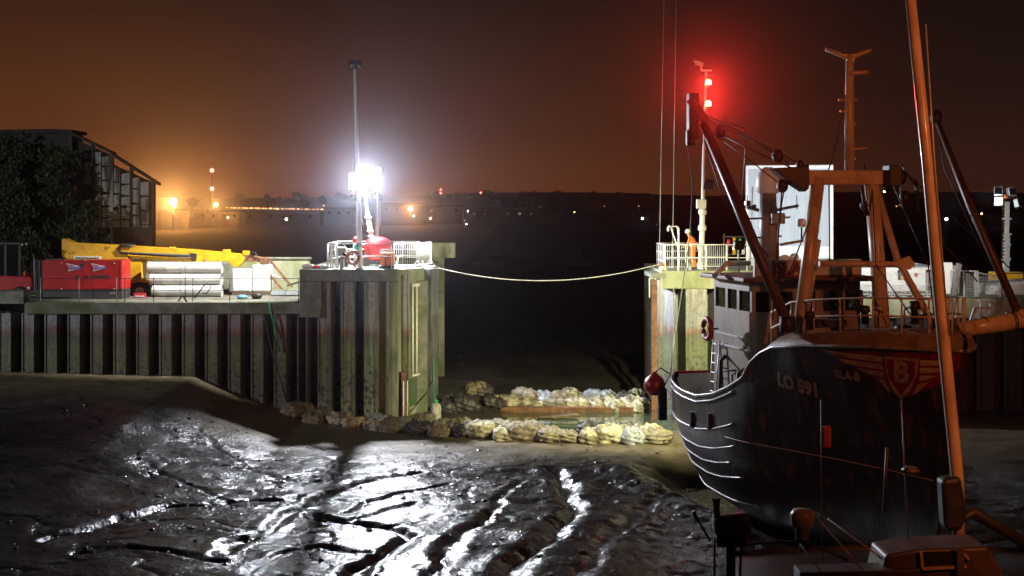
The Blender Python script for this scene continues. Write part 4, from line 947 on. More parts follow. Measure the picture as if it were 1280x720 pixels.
E = [(0, 1), (1, 2), (2, 3), (3, 4), (4, 5), (2, 6), (6, 7), (7, 8), (8, 9), (2, 10), (10, 11), (11, 12), (12, 13), (0, 14), (14, 15), (15, 16), (16, 17), (0, 18), (18, 19), (19, 20), (20, 21)]
RB = [.13, .125, .14, .055, .085, .09, .06, .045, .034, .03, .06, .045, .034, .03, .085, .055, .04, .04, .085, .055, .04, .04]
fing = []
for base in (9, 13):
    bx, by, bz = J[base]
    for k, (dy, L_) in enumerate(((-.035, .065), (-.012, .08), (.012, .085), (.035, .075), (.05, .05))):
        i0 = len(J); J.append((bx - .035, by + dy, bz - .01)); J.append((bx - .035 - L_ * .6, by + dy, bz - .02)); J.append((bx - .035 - L_ * .8, by + dy, bz - .06)); E += [(base, i0), (i0, i0 + 1), (i0 + 1, i0 + 2)]; RB += [.011, .009, .008]
skin_mesh('body', J, E, RB, M['skin'], wt)
RS = [.165, .16, .185, .075, .06, 0]
JS = J[:4] + J[6:9] + J[10:13] + J[14:17] + J[18:21]
ES = [(0, 1), (1, 2), (2, 3), (2, 4), (4, 5), (5, 6), (2, 7), (7, 8), (8, 9), (0, 10), (10, 11), (11, 12), (0, 13), (13, 14), (14, 15)]
skin_mesh('hi_vis_suit', JS, ES, [.165, .16, .18, .075, .085, .068, .05, .085, .068, .05, .115, .085, .07, .115, .085, .07], M['hi_vis'], wt)
MB().lathe((-.235, -.11, 1.625), [(.145, -.01), (.135, .0), (.125, .06), (.09, .12), (.03, .145)], 18, (-.15, -.05, 1)).build('helmet', M['white_paint'], wt)
mb = MB()
for j in (16, 20): mb.ball(Vector(J[j]) + Vector((-.06, 0, -.03)), .07, 10, (1.9, .8, .75))
mb.build('boots', M['black'], wt)
mb = MB()
for z_ in (1.12, 1.0): mb.torus((-.03, -.02, z_), .17, .018, (.1, 0, 1), 20, 6)
mb.build('reflective_band', M['white_paint'], wt)

# ------------------------------------------------------------------ right quay: cabins, fences, lighting tower
Yc = 66.0
CAB = mat('pale_blue_panel', (.42, .47, .54), (.36, .41, .48), .5, nscale=.8, stretch=(6, 6, .3))
for k, (q0, q1, lab) in enumerate(((207, 318, 'upper pale blue site cabin stacked on another behind the trawler'), (318, 358, 'lower pale blue site cabin carrying the stacked one'))):
    x0, x1 = wx(940, Yc), wx(1047, Yc); z0, z1 = wz(q1, Yc), wz(q0, Yc)
    if k == 1: z0 = RQZ
    t = wthing('site_cabin', lab, 'site cabin', ((x0 + x1) / 2, Yc + 1.5, z0), 'stacked site cabins'); t.rotation_euler.z = R(-11)
    wl = MB().bb(x0 + .06, x1 - .06, Yc, Yc + 5.5, z0 + .03, z1 - .03).build('wall', CAB, t)
    for xx in (x0, x1 - .14): MB().bb(xx, xx + .14, Yc - .05, Yc + .1, z0, z1).build('corner_post', M['white_paint'], t, bevel=.01)
    MB().bb(x0 + .14, x1 - .14, Yc - .06, Yc + .08, z1 - .16, z1).build('top_rail', M['white_paint'], t)
    MB().bb(x0 + .14, x1 - .14, Yc - .04, Yc + .08, z0, z0 + (.12 if k else .42)).build('bottom_rail', M['white_paint'], t)
    MB().bb(x0, x1, Yc, Yc + 5.5, z1 - .02, z1 + .03).build('roof', M['grey_paint'], t)
    if k == 0:
        MB().bb(wx(971, Yc), wx(983, Yc), Yc - .03, Yc, wz(264, Yc), wz(214, Yc)).build('door', mat('blue_grey_door', (.28, .32, .38), (.24, .27, .33), .5, nscale=2), t)
        MB().bb(wx(983.3, Yc), wx(985, Yc), Yc - .05, Yc, wz(264, Yc), wz(214, Yc)).build('door_edge', M['dark_metal'], t)
        for p_ in (962, 1000, 1014, 1030): MB().bb(wx(p_, Yc) - .012, wx(p_, Yc) + .012, Yc - .012, Yc, z0 + .45, z1 - .2).build('panel_joint', M['grey_paint'], t)
# small stage lights / gear between pier and cabins
t = wthing('plant_rack', 'cluttered rack of hoses and coloured bottles between the signal mast and the cabins', 'rack', A(922, 330, 58.5))
for p_ in (905, 932): MB().bar(A(p_, 333, 58.5), A(p_, 292, 58.5), .05).build('post', M['dark_metal'], t)
for q in (296, 308, 318): MB().bar(A(903, q, 58.5), A(934, q, 58.5), .05).build('shelf', M['dark_metal'], t)
for p_, q0, q1, mm in ((911, 308, 299, 'red_paint'), (918, 318, 297, 'yellow_paint'), (925, 308, 298, 'green_rope'), (929, 318, 310, 'white_paint')):
    MB().cyl(A(p_, q0, 58.45), A(p_, q1, 58.45), .08, 10).build('bottle', M[mm], t)

t = wthing('site_office', 'low white site office with a small dark window behind the barriers', 'cabin', (wx(1120, 62), 63, RQZ))
MB().bb(wx(1076, 62), wx(1167, 62), 62, 65, RQZ, wz(334, 62)).build('wall', M['white_paint'], t, bevel=.02)
MB().bb(wx(1075, 62), wx(1168, 62), 61.9, 65.1, wz(334, 62), wz(332, 62)).build('roof', M['grey_paint'], t)
MB().bb(wx(1122, 62), wx(1132, 62), 61.95, 62.0, wz(350, 62), wz(338, 62)).build('window', M['glass'], t)
MB().bb(wx(1157, 62), wx(1166, 62), 61.96, 62.0, RQZ + .02, wz(337, 62)).build('doorway', M['dark_metal'], t)
sg = MB().bb(wx(1126, 62), wx(1130, 62), 61.93, 61.95, wz(349, 62), wz(344, 62)).build('notice', M['yellow_paint'], t)
MB().bb(wx(1143, 62), wx(1147, 62), 61.95, 61.99, wz(346, 62), wz(341, 62)).build('notice', M['red_paint'], t)
for k in range(8):
    px = 1064 + k * 14.6; c = copy_tree(bar0); c.location = (wx(px, 57.3), 57.3 + .05 * math.sin(k * 2), RQZ + .03); c.rotation_euler.z = R(random.uniform(-3, 3)); c.scale = (.36, 1, 1)
    c['label'] = 'narrow white barrier panel in the run along the right quay'; c['group'] = 'barrier panels along the right quay'
t = wthing('white_screen', 'tall overexposed white panel standing between the site office and the mesh fence', 'panel', (wx(1175, 60), 60, RQZ))
MB().bb(wx(1178, 60), wx(1191, 60), 60, 60.2, RQZ, wz(328, 60)).build('panel', mat('bright_white_board', (.85, .86, .86), None, .5), t, bevel=.02)
MB().bb(wx(1191.2, 60), wx(1200, 60), 60.05, 61.2, RQZ, wz(332, 60)).build('side_return', M['grey_paint'], t)
t = wthing('mesh_fence', 'grey mesh fence panels on posts at the right end of the quay', 'fence', (wx(1215, 58), 58, RQZ))
for p_ in (1189, 1205, 1219, 1222, 1250): MB().bar(A(p_, 385, 58), A(p_, 338 if p_ < 1230 else 344, 58), .07).build('post', M['galv'], t)
mb = MB()
for i in range(34):
    p_ = 1190 + i * 1.8; mb.tube([A(p_, 384, 58), A(p_, 341 if p_ < 1222 else 345, 58)], .008, 4)
for i in range(12): q = 343 + i * 3.4; mb.tube([A(1189, q, 58.02), A(1250, q + 1, 58.02)], .006, 4)
mb.build('mesh', M['galv'], t); MB().tube([A(1189, 338, 58), A(1219, 339, 58), A(1222, 341, 58), A(1252, 346, 58)], .03, 6).build('top_rail', M['galv'], t)
o = MB().bar(A(1186, 400, 56.2), A(1199, 329, 56.2), .24, .2).build('leaning_timber', mat('grey_timber', (.2, .19, .18), (.12, .11, .10), .8, nscale=4), None, A(1186, 400, 56.2), .02); tag(o, 'grey weathered timber leaning against the right quay', 'timber')
# lighting tower on the right quay
tb = Vector((wx(1257, 65), 65.0, RQZ)); tt = A(1259, 252, 65)
t = wthing('lighting_tower', 'telescopic lighting tower at the right edge with four lamp heads, one lit', 'lighting tower', tb)
MB().box(tb + Vector((0, 0, .45)), (1.4, 1.0, .7)).build('body', M['yellow_paint'], t, bevel=.04)
MB().bar(tb, tb.lerp(tt, .6), .26).build('mast_section', M['galv'], t)
MB().bar(tb.lerp(tt, .55), tt, .19).build('mast_section', M['galv'], t)
mb = MB()
for i in range(18): p_ = tb.lerp(tt, .3 + .68 * i / 17) + Vector((-.2, -.06, 0)); mb.box(p_, (.1, .08, .1))
mb.build('coiled_cable', M['black'], t)
for k in (.33, .5, .62, .8): MB().box(tb.lerp(tt, k), (.36, .34, .09)).build('mast_collar', M['galv'], t)
MB().bar(A(1248, 247, 65), A(1272, 247, 65), .12).build('lamp_bar', M['dark_metal'], t)
for (p_, q, rz_, lit) in ((1248, 239, 25, 0), (1249, 252, 40, 1), (1264, 240, -15, 0), (1272, 254, -45, 0)):
    c = A(p_, q, 64.9); rot = Matrix.Rotation(R(rz_), 3, 'Z') @ Matrix.Rotation(R(-12), 3, 'X')
    rot = Matrix.Rotation(R(-rz_), 3, 'Z') @ Matrix.Rotation(R(-12), 3, 'X')
    h_ = MB().box(c, (.42, .24, .42), rot).build('lamp_head', M['galv'], t, bevel=.03)
    sub(h_, MB().box(c + rot @ Vector((0, -.135, 0)), (.36, .02, .36), rot), 'lens', M['lamp_white_far'] if lit else M['glass'])
MB().ball(A(1257, 246, 64.8), .12, 10).build('beacon', M['orange_plastic'], t)
t = wthing('covered_boat', 'white covered small boat lying at the right edge beneath the lighting tower', 'boat', (wx(1262, 60), 60, 5))
MB().prism(*pxprism([(1235, 372), (1246, 357), (1262, 353), (1300, 351), (1300, 378), (1280, 377), (1262, 383)], 59.5, 2.2)).build('cover', M['white_paint'], t, bevel=.12)
MB().prism(*pxprism([(1237, 377), (1262, 384), (1300, 379), (1300, 405), (1250, 400)], 59.6, 2.0)).build('hull', M['dark_metal'], t, bevel=.08)
MB().tube([A(1252, 372, 59.4), A(1252, 342, 59.4), A(1300, 341, 59.4)], .04, 6).build('rail', M['rust'], t)
t = wthing('gangway', 'steel grating gangway with diagonal bars beyond the trawler bow', 'gangway', A(1225, 410, 50))
a_ = [A(1212, 404, 50), A(1236, 396, 50), A(1244, 384, 50), A(1218, 385, 50)]
for p, q in zip(a_, a_[1:] + a_[:1]): MB().bar(p, q, .08).build('frame_bar', M['galv'], t)
mb = MB()
for i in range(10): k = i / 9; mb.bar(a_[0].lerp(a_[1], k), a_[3].lerp(a_[2], k), .035)
mb.build('grating', M['galv'], t)
MB().tube([A(1222, 376, 50), A(1238, 378, 50), A(1276, 400, 50)], .035, 6).build('handrail', M['galv'], t)
for p, q in ((1226, 377), (1238, 378), (1258, 389)): MB().tube([A(p, q, 50), A(p, q + 24, 50)], .03, 6).build('post', M['galv'], t)

# crane hoist wires hanging over the channel from above the frame
for k, (p0, p1) in enumerate(((830.5, 824.5), (845.5, 840.5))):
    o = MB().tube([A(p0 + 1, -90, 57.5), A(p1, 305 if k == 0 else 330, 57.5)], .016, 5).build('hoist_wire', M['galv'], None, A(p1, 320, 57.5)); tag(o, ['left one of two thin crane wires hanging at the tip of the right pier', 'right one of two thin crane wires hanging at the tip of the right pier'][k], 'wire', 'crane wires')
o = MB().tube([A(858, 172, 52), A(866, 230, 50), A(862, 300, 48), A(849, 385, 46.5), A(843, 420, 45.5), A(838, 470, 45)], .022, 6).build('hoist_rope', M['black'], None, A(838, 470, 45)); tag(o, 'dark rope running from the derrick head down to the trawler stern', 'rope')

# ------------------------------------------------------------------ the trawler (built in its own frame: +X forward, +Y port)
TR = thing('trawler', 'dark hulled fishing trawler sitting on the mud with orange lit wheelhouse and gantry', 'fishing trawler', (8.05, 44.2, 0), R(-76.3))
TM = Matrix.Translation((8.05, 44.2, 0)) @ Matrix.Rotation(R(-76.3), 4, 'Z'); TI = TM.inverted()
def TL(px, py, Y):  return TI @ A(px, py, Y)              # world measure -> boat frame
LB = 13.1
def gun(q):  return float(np.interp(q, [0, .04, .1, .25, .5, .65, .78, .88, .95, 1], [2.6, 2.9, 3.02, 2.95, 2.72, 2.45, 1.98, 1.32, .68, .06]))
def zg(q):  return float(np.interp(q, [0, .06, .14, .22, .31, .39, .46, .485, .53, .58, .70, .85, 1], [3.35, 3.15, 3.0, 2.98, 3.2, 3.55, 3.95, 4.35, 4.75, 5.0, 5.2, 5.36, 5.42]))
def zk(q):  return float(np.interp(q, [0, .1, .3, .8, 1], [-.9, -1.2, -1.3, -1.3, -1.0]))
def xl(q, t): x0 = -.25 * t + .25; x1 = LB - 1.7 * (1 - t) ** 1.3; return x0 + q * (x1 - x0)
def hb(q, t):
    fm = min(1, (1 - (1 - min(t / .85, 1)) ** 2.3)) ** .62
    ff = .92 * t ** 1.55 + .08 * t
    fa = (.42 + .58 * min(t / .75, 1) ** .7)
    w_ = float(sstep(.35, .9, np.array(q))); a_ = float(sstep(.30, .0, np.array(q)))
    f = fm * (1 - w_) + ff * w_; f = f * (1 - a_) + min(fm, fa) * a_
    return max(gun(q) * f, .05)
def hp(q, t, side, off=0.0):
    z = zk(q) + (zg(q) - zk(q)) * t; return Vector((xl(q, t), side * (hb(q, t) + off), z))
NQ, NT = 72, 26
qs = [1 - (1 - i / NQ) ** 1.15 for i in range(NQ + 1)]; ts = [i / NT for i in range(NT + 1)]
bm = bmesh.new()
for side in (-1, 1):
    g = [[bm.verts.new(hp(q, t_, side)) for t_ in ts] for q in qs]
    for i in range(NQ):
        for j in range(NT):
            f = bm.faces.new([g[i][j], g[i + 1][j], g[i + 1][j + 1], g[i][j + 1]]); f.smooth = True
    if side == -1: gL = g
    else: gR = g
for j in range(NT): bm.faces.new([gL[0][j], gL[0][j + 1], gR[0][j + 1], gR[0][j]])
for i in range(NQ): bm.faces.new([gL[i][0], gL[i + 1][0], gR[i + 1][0], gR[i][0]])
for j in range(NT): bm.faces.new([gL[NQ][j], gR[NQ][j], gR[NQ][j + 1], gL[NQ][j + 1]])
bmesh.ops.recalc_face_normals(bm, faces=bm.faces)
mb = MB(); mb.bm.free(); mb.bm = bm
HULL = mat('dark_hull_paint', (.024, .020, .022), (.012, .011, .013), .4, nscale=2.5, stretch=(1, 1, .3), bump=.35, bscale=5, coat=.08, c3=(.11, .05, .028), n3=3.2, lo3=.54, hi3=.72)
mb.build('hull', HULL, TR)
# bulwark lining, decks
bm = MB(); qq = [q for q in qs if q < .44]
for side in (-1, 1):
    for q0, q1 in zip(qq, qq[1:]):
        def inn(q, top): z = zg(q) - .02 if top else 2.25; return Vector((xl(q, .97) + .12, side * min(gun(q) - .14, hb(q, (z - zk(q)) / (zg(q) - zk(q))) - .08), z))
        bm.quad(inn(q0, 0), inn(q1, 0), inn(q1, 1), inn(q0, 1))
a_, b_ = [Vector((xl(0, 1) + .14, s_ * (gun(0) - .1), 0)) for s_ in (-1, 1)]
bm.quad((a_.x, a_.y, 2.25), (b_.x, b_.y, 2.25), (b_.x, b_.y, zg(0) - .02), (a_.x, a_.y, zg(0) - .02))
bm.build('bulwark_lining', M['white_paint'], TR)
mb = MB()
dk = lambda q: hb(q, (2.25 - zk(q)) / (zg(q) - zk(q))) - .06
for q0, q1 in zip(qq, qq[1:]): mb.quad((xl(q0, .9), -dk(q0), 2.25), (xl(q1, .9), -dk(q1), 2.25), (xl(q1, .9), dk(q1), 2.25), (xl(q0, .9), dk(q0), 2.25))
mb.build('working_deck', mat('red_brown_deck', (.14, .05, .035), (.07, .035, .03), .6, nscale=2), TR)
mb = MB(); qf = [q for q in qs if q > .46]
WBP = [(1.0, -.02), (.965, .16), (.90, .30), (.80, .37), (0, .46)]
for q0, q1 in zip(qf, qf[1:]):
    for s_ in (-1, 1):
        for (k0, h0), (k1, h1) in zip(WBP, WBP[1:]):
            mb.quad(*[(xl(q, 1) - .25 * (1 - k) * (q > .9), s_ * gun(q) * k, zg(q) + h * min(1, (q - .45) * 8)) for q, k, h in ((q0, k0, h0), (q1, k0, h0), (q1, k1, h1), (q0, k1, h1))], smooth=True)
bmesh.ops.remove_doubles(mb.bm, verts=mb.bm.verts, dist=.002)
q0 = qf[0]; mb.quad((xl(q0, 1), -gun(q0) * .8, 3.9), (xl(q0, 1), gun(q0) * .8, 3.9), (xl(q0, 1), gun(q0) * .97, zg(q0)), (xl(q0, 1), -gun(q0) * .97, zg(q0)))
mb.build('whaleback', mat('orange_brown_whaleback', (.27, .19, .14), (.17, .11, .085), .4, nscale=2, coat=.2), TR)
# cap rail and rubbing strakes
for s_, nm in ((-1, 'cap_rail'), (1, 'cap_rail')):
    MB().tube([hp(q, 1, s_, .0) + Vector((0, 0, .0)) for q in qs], .055, 6).build(nm, mat('wet_steel_rail', (.32, .31, .32), (.2, .19, .2), .3, .3, nscale=4) if s_ == -1 else bpy.data.materials['wet_steel_rail'], TR)
MB().tube([(xl(0, 1), s_ * gun(0) * k, zg(0)) for s_, k in ((-1, 1), (-1, .5), (1, .5), (1, 1))], .055, 6).build('cap_rail', M['red_paint'], TR)
STR = mat('strake_steel', (.20, .19, .2), (.12, .11, .12), .28, .2, nscale=4)
for tt_, qe in ((.955, .42), (.755, .42), (.62, .42), (.52, .40), (.42, .43), (.24, .42)):
    for s_ in (-1, 1):
        MB().tube([hp(q, tt_ + (.0 if tt_ > .9 else .03 * (q - .3)), s_, .015) for q in qs if q <= qe], .042 if tt_ > .7 else .034, 6).build('rubbing_strake', STR, TR)
for q in (.20, .30): MB().bar(hp(q, .755, -1, .05), hp(q, .87, -1, .05), .1).build('fender_bracket', M['black'], TR)
# surface mapping for what is painted on the bow
def arc(z, s_):
    """point on the skin at height z, s_ metres round from the stem (minus = starboard)"""
    side = -1 if s_ < 0 else 1; s_ = abs(s_); p0 = None; acc = 0; q = 1.0
    while q > .3:
        t_ = min(max((z - zk(q)) / (zg(q) - zk(q)), 0), 1); p = hp(q, t_, side, 0)
        if p0 is not None:
            L_ = (p.xy - p0.xy).length
            if acc + L_ >= s_:
                k = (s_ - acc) / max(L_, 1e-6); r_ = p0.lerp(p, k); d = (p - p0); nrm = Vector((-d.y, d.x, 0)).normalized()
                if nrm.dot(Vector((0.3, side, 0))) < 0: nrm = -nrm
                return r_, nrm
            acc += L_
        p0 = p; q -= .004
    return p0, Vector((0, side, 0))
def painted(poly2, name, m_, par, off=.015, n_=14):
    """fill a 2D outline (s,z) on the bow with a grid that follows the skin"""
    zs = [p[1] for p in poly2]; z0, z1 = min(zs), max(zs); mb = MB(); rows = []
    for j in range(n_ + 1):
        z = z0 + (z1 - z0) * (j / n_ * .998 + .001); xs2 = []
        for (xa, za), (xb, zb) in zip(poly2, poly2[1:] + poly2[:1]):
            if (za - z) * (zb - z) <= 0 and abs(za - zb) > 1e-9: xs2.append(xa + (xb - xa) * (z - za) / (zb - za))
        xs2.sort()
        if len(xs2) < 2: continue
        row = []
        for i in range(9):
            s_ = xs2[0] + (xs2[-1] - xs2[0]) * i / 8; p, nn = arc(z, s_); row.append(mb.bm.verts.new(p + nn * off))
        rows.append(row)
    for a_, b_ in zip(rows, rows[1:]):
        for i in range(8): mb._f([a_[i], a_[i + 1], b_[i + 1], b_[i]], True)
    return mb.build(name, m_, par)
def painted_text(body, size, s0, z0, name, m_, shear=0, bold=0, slope=0, off=.03):
    me = textmesh(body, size, 0, shear, bold); me.materials.append(m_); bm_ = bmesh.new(); bm_.from_mesh(me)
    bmesh.ops.subdivide_edges(bm_, edges=[e for e in bm_.edges if e.calc_length() > .15], cuts=2)
    bmesh.ops.triangulate(bm_, faces=bm_.faces)
    for v in bm_.verts:
        p, nn = arc(z0 + v.co.y + slope * v.co.x, s0 + v.co.x); v.co = p + nn * off
    bm_.to_mesh(me); bm_.free(); o = bpy.data.objects.new(name, me); COL.objects.link(o); o.parent = TR; return o
RED = mat('emblem_red', (.20, .012, .014), (.12, .01, .01), .35, nscale=4); CRM = mat('emblem_cream', (.38, .29, .21), (.22, .16, .12), .45, nscale=4)
S0 = -1.55      # the shield sits on the stem, a little to starboard
zt = 5.15
def sh(w_, zb, ztop): return [(S0 - w_, ztop), (S0, ztop - .06), (S0 + w_, ztop), (S0 + w_ * .92, ztop - .45), (S0 + w_ * .55, zb + .28), (S0, zb), (S0 - w_ * .55, zb + .28), (S0 - w_ * .92, ztop - .45)]
painted([(-4.4, 5.12), (-.05, 5.36), (-.05, 5.0), (-.6, 4.5), (S0, 4.05), (-2.1, 4.4), (-3.0, 4.8), (-3.8, 5.05)], 'red_bow_flash', RED, TR, .010, 22)
painted(sh(.46, 4.02, zt), 'shield_border', CRM, TR, .018, 18)
painted(sh(.39, 4.14, zt - .06), 'shield', RED, TR, .024, 18)
# boot-top line
for s_ in (-1, 1): MB().tube([hp(q, (2.0 - zk(q)) / (zg(q) - zk(q)), s_, .0) for q in qs if .36 < q < .97], .022, 4).build('boot_top_line', CRM, TR)
painted_text('B', .78, S0, 4.74, 'shield_letter', CRM, 0, .03)
for k in range(3):
    ztop = zt - .02 - .2 * k
    for sd in (-1, 1):
        e_ = (2.2 if sd < 0 else 1.1) - (.55 if sd < 0 else .2) * k
        painted([(S0 + sd * .5, ztop), (S0 + sd * (e_ + .25), ztop + .03), (S0 + sd * e_, ztop - .10), (S0 + sd * .5, ztop - .15)] , 'wing_stripe', CRM, TR, .02, 5)
for sd in (-1, 1): painted([(S0 + sd * .5, zt - .6), (S0 + sd * .75, zt - .58), (S0 + sd * .38, zt - .95), (S0 + sd * .3, zt - .97)], 'wing_stripe', CRM, TR, .02, 6)
painted_text('ISLA-B', .30, -3.2, 4.5, 'bow_name', CRM, 0, .012, -.04)
painted_text('LO 591', .52, -5.0, 4.0, 'registration_number', CRM, -.1, .03, -.10)
painted_text('LO 591', .5, 1.9, 4.45, 'registration_number', CRM, -.1, .018, .10)
# bollard lumps, bright white fairlead where the whaleback begins
MB().box(hp(.47, 1, -1, -.15) + Vector((0, 0, .05)), (.5, .2, .16), Matrix.Rotation(R(-20), 3, 'Y')).build('fairlead', M['white_paint'], TR, bevel=.03)

# wheelhouse
WHX0, WHX1, WY0, WY1 = 2.4, 5.3, -2.15, 1.55
HOUSE = mat('cream_house_paint', (.29, .24, .20), (.20, .16, .13), .45, nscale=1.6, stretch=(1, 1, .4), c3=(.28, .17, .11), n3=2.2, lo3=.62, hi3=.8)
def wallprism(name, z0, z1, ins=0, m_=HOUSE, flare=.0):
    mb = MB(); c = .18
    pl = [(WHX0, WY0), (WHX1 - c, WY0), (WHX1, WY0 + c), (WHX1, WY1 - c), (WHX1 - c, WY1), (WHX0, WY1)]
    mb.prism([Vector((x - (ins if x > 4 else -ins), y + (ins if y < 0 else -ins), z0)) for x, y in pl], (0, 0, z1 - z0)); return mb.build(name, m_, TR)
wallprism('wheelhouse', 2.3, 5.80)
wallprism('wheelhouse_head', 6.42, 6.72)
GLZ = bpy.data.materials.new('wheelhouse_glass'); GLZ.use_nodes = True; t_ = GLZ.node_tree; b_ = t_.nodes['Principled BSDF']; b_.inputs['Base Color'].default_value = (.01, .01, .012, 1); b_.inputs['Roughness'].default_value = .05
tr_ = t_.nodes.new('ShaderNodeBsdfTransparent'); tr_.inputs[0].default_value = (.7, .72, .72, 1); ms_ = t_.nodes.new('ShaderNodeMixShader'); ms_.inputs[0].default_value = .45
t_.links.new(tr_.outputs[0], ms_.inputs[1]); t_.links.new(b_.outputs[0], ms_.inputs[2]); t_.links.new(ms_.outputs[0], t_.nodes['Material Output'].inputs['Surface'])
for x_ in (WHX1, WHX0):       # posts and panes of the front and back
    n_ = 5; w_ = (WY1 - WY0) / n_
    for k in range(n_ + 1):
        y_ = WY0 + w_ * k; MB().bb(x_ - .12 if x_ > 4 else x_, x_ if x_ > 4 else x_ + .12, max(y_ - .13, WY0 + .002), min(y_ + .13, WY1 - .002), 5.80, 6.42).build('window_post', HOUSE, TR)
    for k in range(n_): MB().bb(x_ - .07 if x_ > 4 else x_ + .05, x_ - .06 if x_ > 4 else x_ + .06, WY0 + w_ * k + .13, WY0 + w_ * (k + 1) - .13, 5.80, 6.42).build('pane', GLZ, TR)
for y_, s_ in ((WY0, 1), (WY1, -1)):
    n_ = 3; w_ = (WHX1 - WHX0 - .24) / n_
    for k in range(1, n_): x_ = WHX0 + .12 + w_ * k; MB().bb(x_ - .09, x_ + .09, y_, y_ + .1 * s_, 5.80, 6.42).build('window_post', HOUSE, TR)
    for k in range(n_): MB().bb(WHX0 + .21 + w_ * k, WHX0 + .03 + w_ * (k + 1), y_ + .05 * s_, y_ + .06 * s_, 5.80, 6.42).build('pane', GLZ, TR)
MB().bb(WHX0 + 1.0, WHX1 - .3, WY0 + .3, -.4, 5.80, 6.0).build('console', M['black'], TR, bevel=.04)
MB().bb(WHX0 + .3, WHX0 + .7, WY0 + .2, .1, 5.8, 6.42).build('chart_cupboard', M['wood'], TR)
vz = 6.72
MB().prism([Vector((x, y, vz)) for x, y in ((WHX0 - .3, WY0 - .38), (WHX1 + .25, WY0 - .38), (WHX1 + .5, WY0 - .1), (WHX1 + .5, WY1 + .1), (WHX1 + .25, WY1 + .38), (WHX0 - .3, WY1 + .38))], (0, 0, .13)).build('visor', mat('brown_visor', (.12, .05, .035), (.08, .035, .025), .5, nscale=3), TR, bevel=.03)
MB().bb(WHX1 - .15, WHX1 + .02, WY0 + .1, WY1 - .05, vz + .13, vz + .66).build('name_board', mat('cream_board', (.58, .48, .38), (.46, .37, .29), .5, nscale=3), TR, bevel=.03)
def btext(body, size, loc, m_, name, bold=0):
    me = textmesh(body, size, .004, 0, bold); me.materials.append(m_)
    me.transform(Matrix.Translation(loc) @ Matrix.Rotation(R(90), 4, 'Z') @ Matrix.Rotation(R(90), 4, 'X')); o = bpy.data.objects.new(name, me); COL.objects.link(o); o.parent = TR
btext('ISLA-B', .52, (WHX1 + .035, -.78, vz + .38), mat('board_red_brown', (.13, .012, .01), None, .5), 'board_lettering', .035)
MB().bb(WHX1 + .022, WHX1 + .03, WY0 + .15, WY1 - .1, vz + .14, vz + .19).build('board_stripe', DKR, TR)
MB().bb(WHX0 + .2, WHX1 - .3, WY0 - .02, WY0, 4.95, 5.0).build('side_ledge', M['galv'], TR)
MB().bb(WHX0, WHX1 + .02, WY0 - .06, WY0 - .01, 4.6, 4.66).build('side_ledge', M['galv'], TR)
for y_ in (-.95, .3, 1.1): MB().bb(WHX1, WHX1 + .03, y_ - .02, y_ + .02, 4.5, 5.6).build('panel_batten', HOUSE, TR)
# ladder on the starboard side
for x_ in (WHX0 + .25, WHX0 + .75): MB().tube([(x_, WY0 - .3, 2.3), (x_, WY0 - .12, 4.75)], .03, 6).build('ladder_rail', M['galv'], TR)
for k in range(8): z = 2.5 + k * .3; y_ = WY0 - .3 + .18 * (z - 2.3) / 2.45; MB().tube([(WHX0 + .25, y_, z), (WHX0 + .75, y_, z)], .022, 6).build('ladder_rung', M['galv'], TR)
# winch gear and pipes crowded against the house on the starboard deck
rr_ = random.Random(5)
for k in range(9):
    x_ = rr_.uniform(3.0, 5.6); y_ = rr_.uniform(-2.5, -2.3); h_ = rr_.uniform(.6, 1.9)
    MB().tube([(x_, y_, 2.3), (x_ + rr_.uniform(-.2, .2), y_, 2.3 + h_), (x_ + rr_.uniform(-.3, .3), y_ + .25, 2.3 + h_ + .1)], rr_.uniform(.03, .07), 6).build('deck_pipe', rr_.choice([M['dark_metal'], M['grey_paint'], M['black']]), TR)
MB().lathe((1.4, -.6, 2.75), [(.3, -.5), (.42, -.48), (.42, -.42), (.18, -.4), (.18, .4), (.42, .42), (.42, .48), (.3, .5)], 18, (0, 1, 0)).build('winch_drum', M['dark_metal'], TR)
# slatted rack on the stern bulwark
for k in range(7):
    p_ = TL(853 + k * 3.6, 494 - k * 1.6, 43.6); q_ = TL(861 + k * 3.6, 512 - k * 1.6, 43.4); MB().bar(p_, q_, .05).build('rack_slat', M['white_paint'], TR)
MB().bar(TL(849, 491, 43.6), TL(878, 477, 43.6), .06).build('rack_rail', M['white_paint'], TR); MB().bar(TL(858, 513, 43.4), TL(886, 499, 43.4), .06).build('rack_rail', M['white_paint'], TR)
# roof: rail lit white, funnel mast with radome, scanners, searchlights
RZ = vz + .13
MB().tube([TL(893, 345, 39.6), TL(908, 329, 40.2), TL(936, 329, 41.5)], .085, 8).build('roof_rail', M['white_paint'], TR)
fm_ = TL(962, 330, 40.6); ft = TL(960, 240, 40.6)
MB().tube([fm_ + Vector((0, 0, -.4)), fm_.lerp(ft, .5), ft], [.33, .30, .25], 16).build('funnel_mast', HOUSE, TR)
MB().lathe(ft + Vector((0, 0, -.05)), [(.28, 0), (.36, .05), (.38, .3), (.36, .55), (.27, .74), (.12, .84)], 22).build('radome', M['white_paint'], TR)
for z_, w_ in ((1.55, 1.5), (.95, .9), (.0, .9)):
    MB().bar((ft.x, ft.y - w_ * .5, ft.z - 2.4 + z_), (ft.x, ft.y + w_ * .5, ft.z - 2.4 + z_ + .05), .12, .06).build('scanner_platform', HOUSE, TR)
MB().box(TL(971, 273, 40.3), (.3, .45, .35)).build('radar_box', HOUSE, TR, bevel=.03)
MB().bar(TL(933, 258, 40.4), TL(948, 263, 40.5), .1).build('spreader', HOUSE, TR); MB().bar(TL(968, 263, 40.5), TL(998, 257, 40.5), .09).build('spreader', HOUSE, TR)
for p_ in (996, 934): MB().tube([TL(p_, 262, 40.5), TL(p_, 244, 40.5)], .015, 5).build('aerial', M['wire'], TR)
